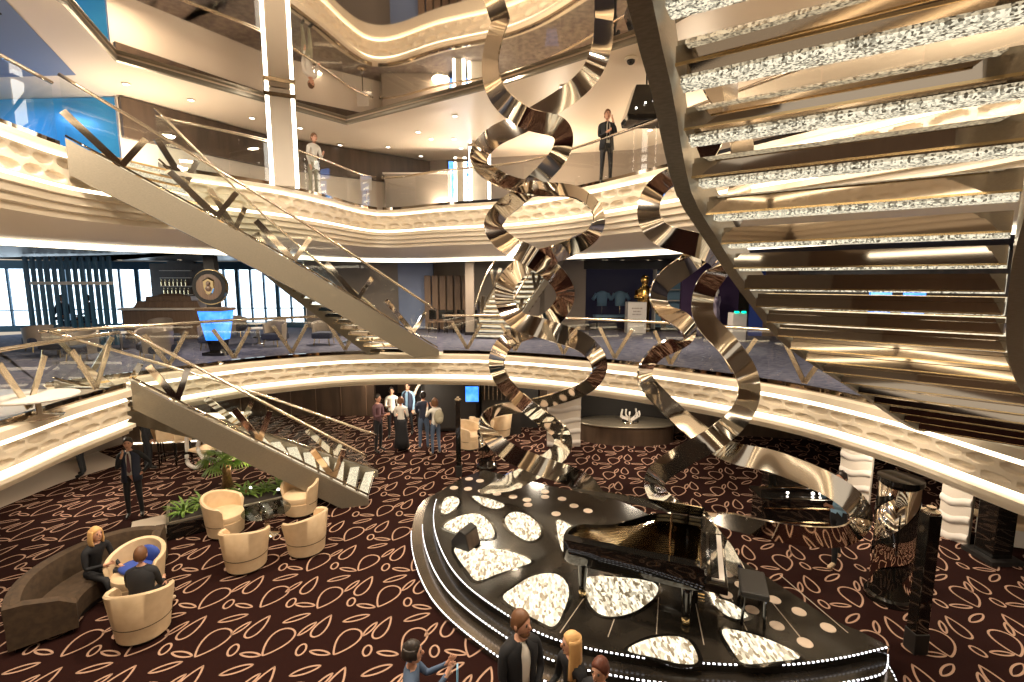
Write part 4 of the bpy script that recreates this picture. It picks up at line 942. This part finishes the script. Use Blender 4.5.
# round crest sign and lit podium
p = Q(210, 287, 15.0); t = thing('round_sign', 'round black sign with a gold crest on a dark post near the left windows', 'sign', (p.x, p.y, F3))
zc = p.z-F3
Rx = Matrix.Rotation(math.pi/2, 3, 'X')
def disc(r, y0, y1, n=36, sx=1, sz=1): return MB().rings([[Vector((r*sx*math.cos(2*math.pi*q/n), y, zc+r*sz*math.sin(2*math.pi*q/n))) for q in range(n)] for y in (y0, y1)])
obj('disc', disc(.52, -.05, .05), 'black', t, world=False); obj('rim', disc(.55, .06, .0), 'gold', t, world=False); obj('inner_ring', disc(.40, -.06, -.05), 'wood_mid', t, world=False)
obj('crest', MB().prism([(0, 0)]*3, 0, 0) if False else MB().rings([[Vector((x*s_, y, zc+z*s_)) for x, z in ((-.18, .2), (-.08, .26), (0, .3), (.08, .26), (.18, .2), (.17, -.05), (.10, -.2), (0, -.28), (-.10, -.2), (-.17, -.05))] for y, s_ in ((-.065, 1), (-.085, .85))]), 'gold', t, world=False)
obj('crest_head', MB().ball((0, -.09, zc+.10), (.07, .03, .08)).ball((-.0, -.09, zc-.05), (.10, .03, .09)), 'wood_mid', t, world=False, smooth=True)
obj('post', MB().box((0, .12, 1.43), (.34, .2, 2.86)), 'blackmatte', t, world=False)
p = Q(217, 325, 13.6); t = thing('lit_podium', 'tapered blue glowing podium standing below the round crest sign', 'podium', (p.x, p.y, F3))
def ringz(z, a, b=None): b = b or a; return [Vector((x*a, y*b, z)) for x, y in ((-1, -1), (1, -1), (1, 1), (-1, 1))]
obj('glowing_body', MB().rings([ringz(.42, .22), ringz(1.25, .33)]), 'screen', t, world=False, bevel=.02); obj('top', MB().rings([ringz(1.25, .36), ringz(1.33, .36)]), 'wood_mid', t, world=False); obj('foot', MB().rings([ringz(0, .30), ringz(.08, .30), ringz(.12, .16), ringz(.42, .2)]), 'black', t, world=False)
for u, lab in ((64, 'person seated in dark clothes behind the pole screen, nearest the left windows'), (90, 'person seated in dark clothes behind the pole screen, right of the other sitter')):
    q = Q(u, 318, 17.0); person(lab, (q.x, q.y, F3+.28), math.radians(20 if u < 70 else -60), 'sit', 1.75, hair='darkhair', top='navy', pants='navy', skin='skin_dark', arms=('lap', 'lap'))
    s_ = thing('bar_stool', 'tall dark stool under the '+('left' if u < 70 else 'right')+' seated person behind the pole screen', 'stool', (q.x, q.y, F3))
    obj('seat', MB().lathe([(.001, .60), (.19, .60), (.2, .64), (.19, .68), (.001, .68)], n=20), 'navy', s_, world=False); obj('stem', MB().lathe([(.2, 0), (.2, .03), (.03, .05), (.03, .6)], n=14), 'mirror', s_, world=False)
# centre: panels, chairs, columns, shops
wallbox('wall_back_middle_panel', (-4.9, 20.9), (-3.4, 20.9), 3.0, 5.9, 'bluegrey')
def panelthing(name, label, cat, x, y, z, wx, wy, h, m): 
    t = thing(name, label, cat, (x, y, z)); obj('panel', MB().box((0, 0, h/2), (wx, wy, h)), m, t, world=False, bevel=.02); return t
t = thing('wood_panel_screen', 'row of tall brown wooden panels behind the foot of the long staircase', 'screen', (-2.6, 20.6, F3))
for k in range(6): obj('panel', MB().box((-1.0+k*.32, 0, 1.15), (.27, .12, 2.3)), 'wood_mid', t, world=False, bevel=.03)
ch0 = None
for k in range(7):
    x = -3.2+k*.36; 
    if ch0 is None:
        ch0 = thing('dining_chair', 'dark metal-framed dining chair in the row behind the middle glass railing', 'chair', (x, 19.2, F3), 0, 'dark chairs in a row')
        obj('seat', MB().box((0, 0, .45), (.3, .36, .05)), 'wood_mid', ch0, world=False, bevel=.01); obj('backrest', MB().box((0, .17, .72), (.3, .04, .38)), 'black', ch0, world=False, bevel=.01)
        for a in (-1, 1):
            for b in (-1, 1): obj('leg', MB().tube([(a*.13, b*.16, 0), (a*.13, b*.16, .44)], .014, 6), 'black', ch0, world=False)
    else: dup(ch0, (x, 19.2+.15*(k % 2), F3), .2*(k % 3-1))
for u, wd in ((470, .34), (533, .5)):
    q = Q(u, 300, 18.6); t = thing('square_column', 'square pale brown column of the middle deck, '+('left of the background stair' if u < 500 else 'just right of the background stair'), 'column', (q.x, q.y, F3)); obj('shaft', MB().box((0, 0, 1.46), (wd, wd, 2.9)), 'taupe2', t, world=False, bevel=.02); obj('plinth', MB().box((0, 0, .06), (wd+.08, wd+.08, .12)), 'black', t, world=False)
wallbox('wall_shop_front', (1.4, 20.6), (3.1, 20.3), 3, 5.9, 'taupe2')
wallbox('wall_shop_back', (2.6, 23.6), (12, 22.5), 3, 5.9, 'violet_glow')
wallbox('wall_shop_side', (6.4, 20.2), (7.3, 23), 3, 5.9, 'blackmatte'); wallbox('wall_shop_lintel', (3.0, 20.3), (10.2, 19.4), 5.55, 5.95, 'blackmatte')
m0 = MB(); m0.add([(2.2, 20.5, 3.0), (12, 19, 3.0), (13, 24, 3), (2, 24, 3)], [(0, 1, 2, 3)]); struct('floor_shop', m0, 'blackmatte')
for u, z in ((602, 1.25), (620, 1.2)):
    q = Q(u, 300, 21.8); t = thing('clothes_bust', 'pale shirt on a bust display, '+('left' if u < 610 else 'right')+' one in the dark shop', 'display', (q.x, q.y, F3))
    obj('shirt', MB().rings([[Vector((w_*math.cos(a), .12*math.sin(a), z_)) for a in [2*math.pi*k/14 for k in range(14)]] for z_, w_ in ((.95, .22), (1.2, .23), (1.45, .28), (1.55, .24), (1.62, .08))]), 'lightblue', t, world=False, smooth=True)
    for s_ in (-1, 1): obj('sleeve', MB().tube([(s_*.24, 0, 1.5), (s_*.42, 0, 1.22)], [.09, .08]), 'lightblue', t, world=False, smooth=True)
    obj('stand', MB().lathe([(.2, 0), (.2, .03), (.02, .05), (.02, .96)], n=14), 'mirror', t, world=False)
q = Q(612, 322, 21.0); t = thing('display_table', 'low white display table inside the dark shop', 'table', (q.x, q.y, F3)); obj('top', MB().box((0, 0, .55), (1.6, .6, .08)), 'lightblue', t, world=False); obj('base', MB().box((0, 0, .25), (1.3, .4, .5)), 'navy', t, world=False)
# golden figure on / behind the plinth
q = Q(635, 330, 19.2); t = thing('display_plinth', 'square white plinth with small lettering in front of the golden figure', 'plinth', (q.x, q.y, F3))
obj('block', MB().box((0, 0, .62), (.74, .5, 1.24)), 'marble', t, world=False, bevel=.01)
for k, (wd, z) in enumerate(((.42, 1.0), (.3, .88), (.36, .76))):
    for i in range(int(wd/.06)): obj('letter_mark', MB().box((-wd/2+.06*i+.02, -.255, z), (.03 if i % 3 else .045, .01, .05)), 'taupe2', t, world=False)
t = thing('golden_figure', 'polished gold sculpture of a robed figure standing behind the white plinth', 'sculpture', (q.x+.50, q.y+.6, F3))
G = [(0, .30, .26), (.15, .24, .2), (.5, .2, .17), (.9, .22, .18), (1.2, .27, .20), (1.45, .32, .22), (1.68, .33, .20), (1.82, .20, .15), (1.90, .10, .10), (1.96, .12, .13), (2.08, .16, .17), (2.22, .15, .16), (2.32, .07, .08)]
obj('body', MB().rings([[Vector((rx*math.cos(a)*(1+.06*math.sin(5*a+z*9)), ry*math.sin(a)*(1+.06*math.sin(5*a+z*9)), z)) for a in [2*math.pi*k/24 for k in range(24)]] for z, rx, ry in G]), 'statue', t, world=False, smooth=True)
for s_ in (-1, 1): obj('arm', MB().tube([(s_*.29, 0, 1.66), (s_*.38, -.08, 1.4), (s_*.10, -.28, 1.38)], [.11, .09, .06], 10), 'statue', t, world=False, smooth=True)
# bright shelving and gown display, right of the figure
q = Q(672, 300, 20.4); t = thing('lit_shelving', 'tall bluish lit display shelving right of the golden figure', 'shelving', (q.x, q.y, F3))
obj('back_panel', MB().box((0, .2, 1.3), (1.5, .05, 2.4)), 'lightblue', t, world=False)
for k in range(5): obj('shelf', MB().box((0, 0, .35+.45*k), (1.5, .36, .04)), 'marble', t, world=False)
for k in (-1, 1): obj('side', MB().box((k*.76, 0, 1.3), (.05, .4, 2.5)), 'marble', t, world=False)
for k, u in enumerate((697, 708, 719)):
    q = Q(u, 300, 17.8); t = thing('gown_mannequin', 'mannequin in a shimmering grey and purple gown, '+('left', 'middle', 'right')[k]+' one of three', 'mannequin', (q.x, q.y+.1*k, F3))
    obj('gown', MB().rings([[Vector((r*math.cos(a)*(1+.08*math.sin(6*a)), r*.8*math.sin(a)*(1+.08*math.sin(6*a)), z)) for a in [2*math.pi*j_/24 for j_ in range(24)]] for z, r in ((.05, .24), (.5, .19), (.95, .13), (1.1, .11), (1.35, .16), (1.5, .13))]), 'gown', t, world=False, smooth=True) if 'gown' in M else obj('gown', MB().rings([[Vector((r*math.cos(a)*(1+.08*math.sin(6*a)), r*.8*math.sin(a)*(1+.08*math.sin(6*a)), z)) for a in [2*math.pi*j_/24 for j_ in range(24)]] for z, r in ((.05, .24), (.5, .19), (.95, .13), (1.1, .11), (1.35, .16), (1.5, .13))]), noisy(mat('shimmer_gown', (.05, .03, .08), .3, .3), (.55, .48, .60), 7, 4, (1, 1, .3)), t, world=False, smooth=True)
    obj('head', MB().ball((0, 0, 1.68), (.08, .09, .12)).tube([(0, 0, 1.48), (0, 0, 1.6)], .04), 'marble', t, world=False, smooth=True)
q = Q(722, 300, 18.6); wallbox('wall_gown_back', (q.x-1.5, q.y+.3), (q.x+.7, q.y+.2), 3, 5.9, 'purple')
wallbox('wall_shop_blue', (9.0, 18.2), (9.45, 18.1), 3, 5.9, 'royal'); wallbox('wall_shop_wood', (9.45, 18.1), (10.6, 17.9), 3, 5.9, 'wood_mid')
wallbox('wall_right_shop', (10.6, 17.9), (13.5, 12.5), 3, 5.9, 'wood'); wallbox('wall_right_shop_near', (13.5, 12.5), (13.5, -5), 3, 5.9, 'taupe2')
q = Q(737, 322, 16.5); t = thing('green_lamp_unit', 'small pale unit with two green lights beside the shop front', 'lamp', (q.x, q.y, F3)); obj('box', MB().box((0, 0, .5), (.5, .4, 1.0)), 'marble', t, world=False, bevel=.03)
for k in (-1, 1): obj('green_light', MB().box((k*.12, -.2, 1.03), (.12, .1, .06)), 'green', t, world=False)
# screens seen between the steps of the overhead stair
for u, v, w_ in ((914, 300, .5), (880, 300, .5)):
    q = Q(u, v, 11.5); t = thing('blue_screen', 'blue lit screen seen between the overhead steps, '+('right' if u > 900 else 'left')+' one', 'screen', (q.x, q.y, F3)); obj('panel', MB().box((0, 0, 1.5), (w_, .06, .8)), 'screen', t, world=False); obj('stand', MB().box((0, .02, .55), (.08, .06, 1.1)).box((0, 0, .02), (.4, .3, .04)), 'black', t, world=False)
# upper deck screen and furniture
q = Q(463, 188, 18.3)
t = thing('information_screen', 'upright blue information screen on the upper balcony', 'screen', (q.x, 18.0, 7.49)); obj('panel', MB().box((0, 0, 1.0), (.95, .08, 1.7)), 'screen', t, world=False); obj('frame', MB().box((0, .04, 1.0), (1.05, .06, 1.8)), 'black', t, world=False); obj('foot', MB().box((0, .05, .05), (.8, .4, .1)), 'black', t, world=False)
for k in range(5): obj('text_line', MB().box((.0, -.045, .5+.25*k), (.6-.1*(k % 2), .01, .09)), 'white_glow', t, world=False)
t = thing('grey_counter', 'grey panelled counter on the upper balcony left of the blue screen', 'counter', (-3.4, 18.1, 7.49)); obj('panel', MB().box((0, 0, .7), (2.4, .4, 1.4)), 'taupe2', t, world=False, bevel=.02); obj('top', MB().box((0, 0, 1.42), (2.5, .5, .05)), 'pale', t, world=False)
t = thing('paper_stand', 'small white notice on a stand behind the upper railing', 'sign stand', (-5.15, 17.5, 7.49)); obj('notice', MB().box((0, 0, 1.0), (.4, .02, .5)), 'marble', t, world=False); obj('stem', MB().tube([(0, .02, 0), (0, .02, .8)], .02), 'rail', t, world=False); obj('foot', MB().lathe([(.16, 0), (.16, .03), (.001, .03)], n=14), 'rail', t, world=False)

# ------------------------------------------------------------------ lower deck background
p = P(172, 462, 0)+Vector((-.2, .9, 0)); t = thing('long_bar_counter', 'long pale bar counter under the left balcony behind the man with the phone', 'bar counter', p, math.radians(8))
obj('counter_top', MB().box((0, 0, 1.02), (3.6, .7, .07)), 'pale', t, world=False, bevel=.015); obj('front', MB().box((0, .15, .5), (3.4, .3, 1.0)), 'wood', t, world=False); obj('light_line', MB().box((0, -.02, .3), (3.3, .03, .04)), 'glow', t, world=False)
st = None
for k, u in enumerate((152, 166, 182)):
    q = P(u, 468, 0)+Vector((-.1, .25, 0))
    if st is None:
        st = thing('tall_stool', 'tall bar stool with a tan back at the long pale counter', 'stool', q, .3, 'tall stools at the pale counter')
        obj('seat', MB().box((0, 0, .74), (.4, .4, .08)), 'leather', st, world=False, bevel=.03); obj('backrest', MB().box((0, -.19, .95), (.4, .05, .36)), 'leather', st, world=False, bevel=.02)
        for a in (-1, 1):
            for b in (-1, 1): obj('leg', MB().tube([(a*.19, b*.19, 0), (a*.16, b*.16, .72)], .016, 6), 'black', st, world=False)
        obj('foot_ring', MB().tube([(.18, .18, .25), (-.18, .18, .25), (-.18, -.18, .25), (.18, -.18, .25), (.18, .18, .25)], .012, 6), 'black', st, world=False)
    else: dup(st, q, .3+.2*k)
q = P(206, 466, 0); t = thing('sculptural_chair', 'white looped sculptural chair right of the bar stools', 'chair', q, -.4)
loop = [(-.35, 0, .45), (-.3, 0, .9), (.0, 0, 1.15), (.25, 0, 1.0), (.1, 0, .6), (.3, 0, .3), (.0, 0, .05), (-.35, 0, .1), (-.38, 0, .35)]
obj('loop_frame', MB().tube(crom([Vector(a)+Vector((0, -.25, 0)) for a in loop], 5), .05, 8), 'marble', t, world=False, smooth=True); obj('loop_frame', MB().tube(crom([Vector(a)+Vector((0, .25, 0)) for a in loop], 5), .05, 8), 'marble', t, world=False, smooth=True)
obj('seat', MB().box((-.05, 0, .48), (.6, .5, .06)), 'leather', t, world=False, bevel=.02)
# dark panelled wall gets pale vertical joints
m_ = MB()
for k in range(7): m_.box((-11.2+k*.95, 17.68, 1.02), (.02, .02, 2.0))
struct('trim_10', m_, 'wood_mid')
# black round portal, blue screen, grille
t = thing('arched_booth', 'black rounded booth opening with a pale rim behind the group of people', 'booth', (-2.35, 15.6, 0))
arc = [Vector((-.85+.0*k, 0, 0)) for k in range(1)]
pts = [Vector((-.95*math.cos(a), -.0, 1.0+1.0*math.sin(a))) for a in [math.radians(-20+130*k/16) for k in range(17)]]
obj('rim', MB().tube(pts, .045, 8), 'pale', t, world=False, smooth=True)
obj('shell', MB().box((.3, .3, 1.0), (2.0, .5, 2.0)), 'blackmatte', t, world=False, bevel=.15)
q = Q(472, 394, 15.3); t = thing('wall_screen', 'bright blue wall screen under the middle balcony at the centre', 'screen', q); obj('panel', MB().box((0, 0, 0), (.42, .05, .5)), 'screen', t, world=False); obj('bezel', MB().box((0, .03, 0), (.50, .05, .58)), 'black', t, world=False)
t = thing('slatted_grille', 'dark grille of upright metal bars right of the blue wall screen', 'grille', (-.35, 15.4, 0))
for k in range(9): obj('bar', MB().box((-.55+k*.14, 0, 1.6), (.025, .03, .8)), 'rail', t, world=False)
obj('panel', MB().box((0, .08, 1.0), (1.3, .06, 2.0)), 'blackmatte', t, world=False)
for (u, v, r_, lab) in ((482, 440, 2.6, 'cream armchair behind the small mirrored drum, left one'), (500, 436, -2.2, 'cream armchair behind the small mirrored drum, right one'), (470, 448, 1.2, 'cream armchair right of the slim black post')):
    tub_chair(lab, P(u, v, 0), r_)
def wave_panel(label, a, b, h=2.05, group=None):
    a = Vector(a); b = Vector(b); t = thing('wave_panel', label, 'wall panel', a); m_ = MB(); R = []
    n = Vector((-(b-a).y, (b-a).x, 0)).normalized(); n = n if n.dot(-a) > 0 else -n
    for i in range(33):
        z = h*i/32; ring = []
        for q in range(13):
            f = q/12; d = .07*math.sin(z*2*math.pi/.36+.9*math.sin(f*5))+.03; ring.append(a.lerp(b, f)+n*d+Vector((0, 0, z)))
        R.append(ring)
    m_.rings(R, cap=False, closed=False); obj('relief', m_, 'marble', t, smooth=True); m_ = MB(); m_.bar(a+Vector((0, 0, h/2)), b+Vector((0, 0, h/2)), .08, h); obj('backing', m_, 'pale', t)
    return t
a_ = P(547, 446, 0); b_ = P(580, 446, 0); wave_panel('cream wall panel with horizontal wave relief, behind the central ribbon', a_, b_)
a_ = P(838, 520, 0); b_ = P(868, 530, 0); wave_panel('narrow cream wave panel left of the large mirrored pillar', a_+Vector((.6, .9, 0)), b_+Vector((.6, .8, 0)))
a_ = P(938, 533, 0); b_ = P(968, 546, 0); wave_panel('cream wave panel right of the tall black post', a_, b_)
q = P(1000, 562, 0); t = thing('black_pillar', 'square black pillar at the right under the balcony', 'pillar', q); obj('shaft', MB().box((0, .15, 1.0), (.36, .36, 2.0)), 'black', t, world=False, bevel=.01); obj('base', MB().box((0, .15, .04), (.6, .6, .08)), 'blackmatte', t, world=False)
q = P(1024, 562, 0); t = thing('low_wall_bench', 'low cream bench by the right edge of the photo', 'bench', q+Vector((.75, .6, 0)), -.3); obj('cushion', MB().box((0, 0, .42), (1.6, .6, .14)), 'leather', t, world=False, bevel=.04); obj('base', MB().box((0, 0, .18), (1.5, .5, .36)), 'marble', t, world=False, bevel=.02)
# dark niche counter with the antler sculpture
a_ = P(628, 443, 0); t = thing('niche_counter', 'dark curved counter with an open lit niche under the balcony at centre right', 'counter', a_+Vector((0, .35, 0)), -.08)
obj('counter', MB().lathe([(1.5, 0), (1.5, .55), (1.56, .6), (.001, .6)], n=40, sy=.42), 'wood', t, world=False, smooth=30)
obj('back_panel', MB().box((0, .62, 1.0), (3.2, .06, 2.0)), 'blackmatte', t, world=False); obj('side_post', MB().box((-1.55, .3, 1.0), (.2, .6, 2.0)), 'wood', t, world=False); obj('edge_band', MB().lathe([(1.565, .56), (1.575, .6), (1.5, .61)], n=40, sy=.42), 'metal', t, world=False, smooth=True)
t = thing('antler_sculpture', 'white branching antler-like sculpture standing on the dark niche counter', 'sculpture', a_+Vector((.1, .2, .601)))
obj('dish', MB().lathe([(.001, 0), (.22, .0), (.26, .06), (.2, .05), (.001, .03)], n=20), 'mirror', t, world=False, smooth=True)
for k in range(7):
    a = k*.9; s_ = .22+.05*(k % 3)
    obj('branch', MB().tube(crom([Vector((0, 0, .03)), Vector((s_*math.cos(a)*.5, s_*math.sin(a)*.4, .12)), Vector((s_*math.cos(a)*1.3, s_*math.sin(a)*.7, .22)), Vector((s_*math.cos(a)*1.2, s_*math.sin(a)*.7, .38+.04*(k % 2)))], 4), [.03]*13, 6), 'marble', t, world=False, smooth=True)
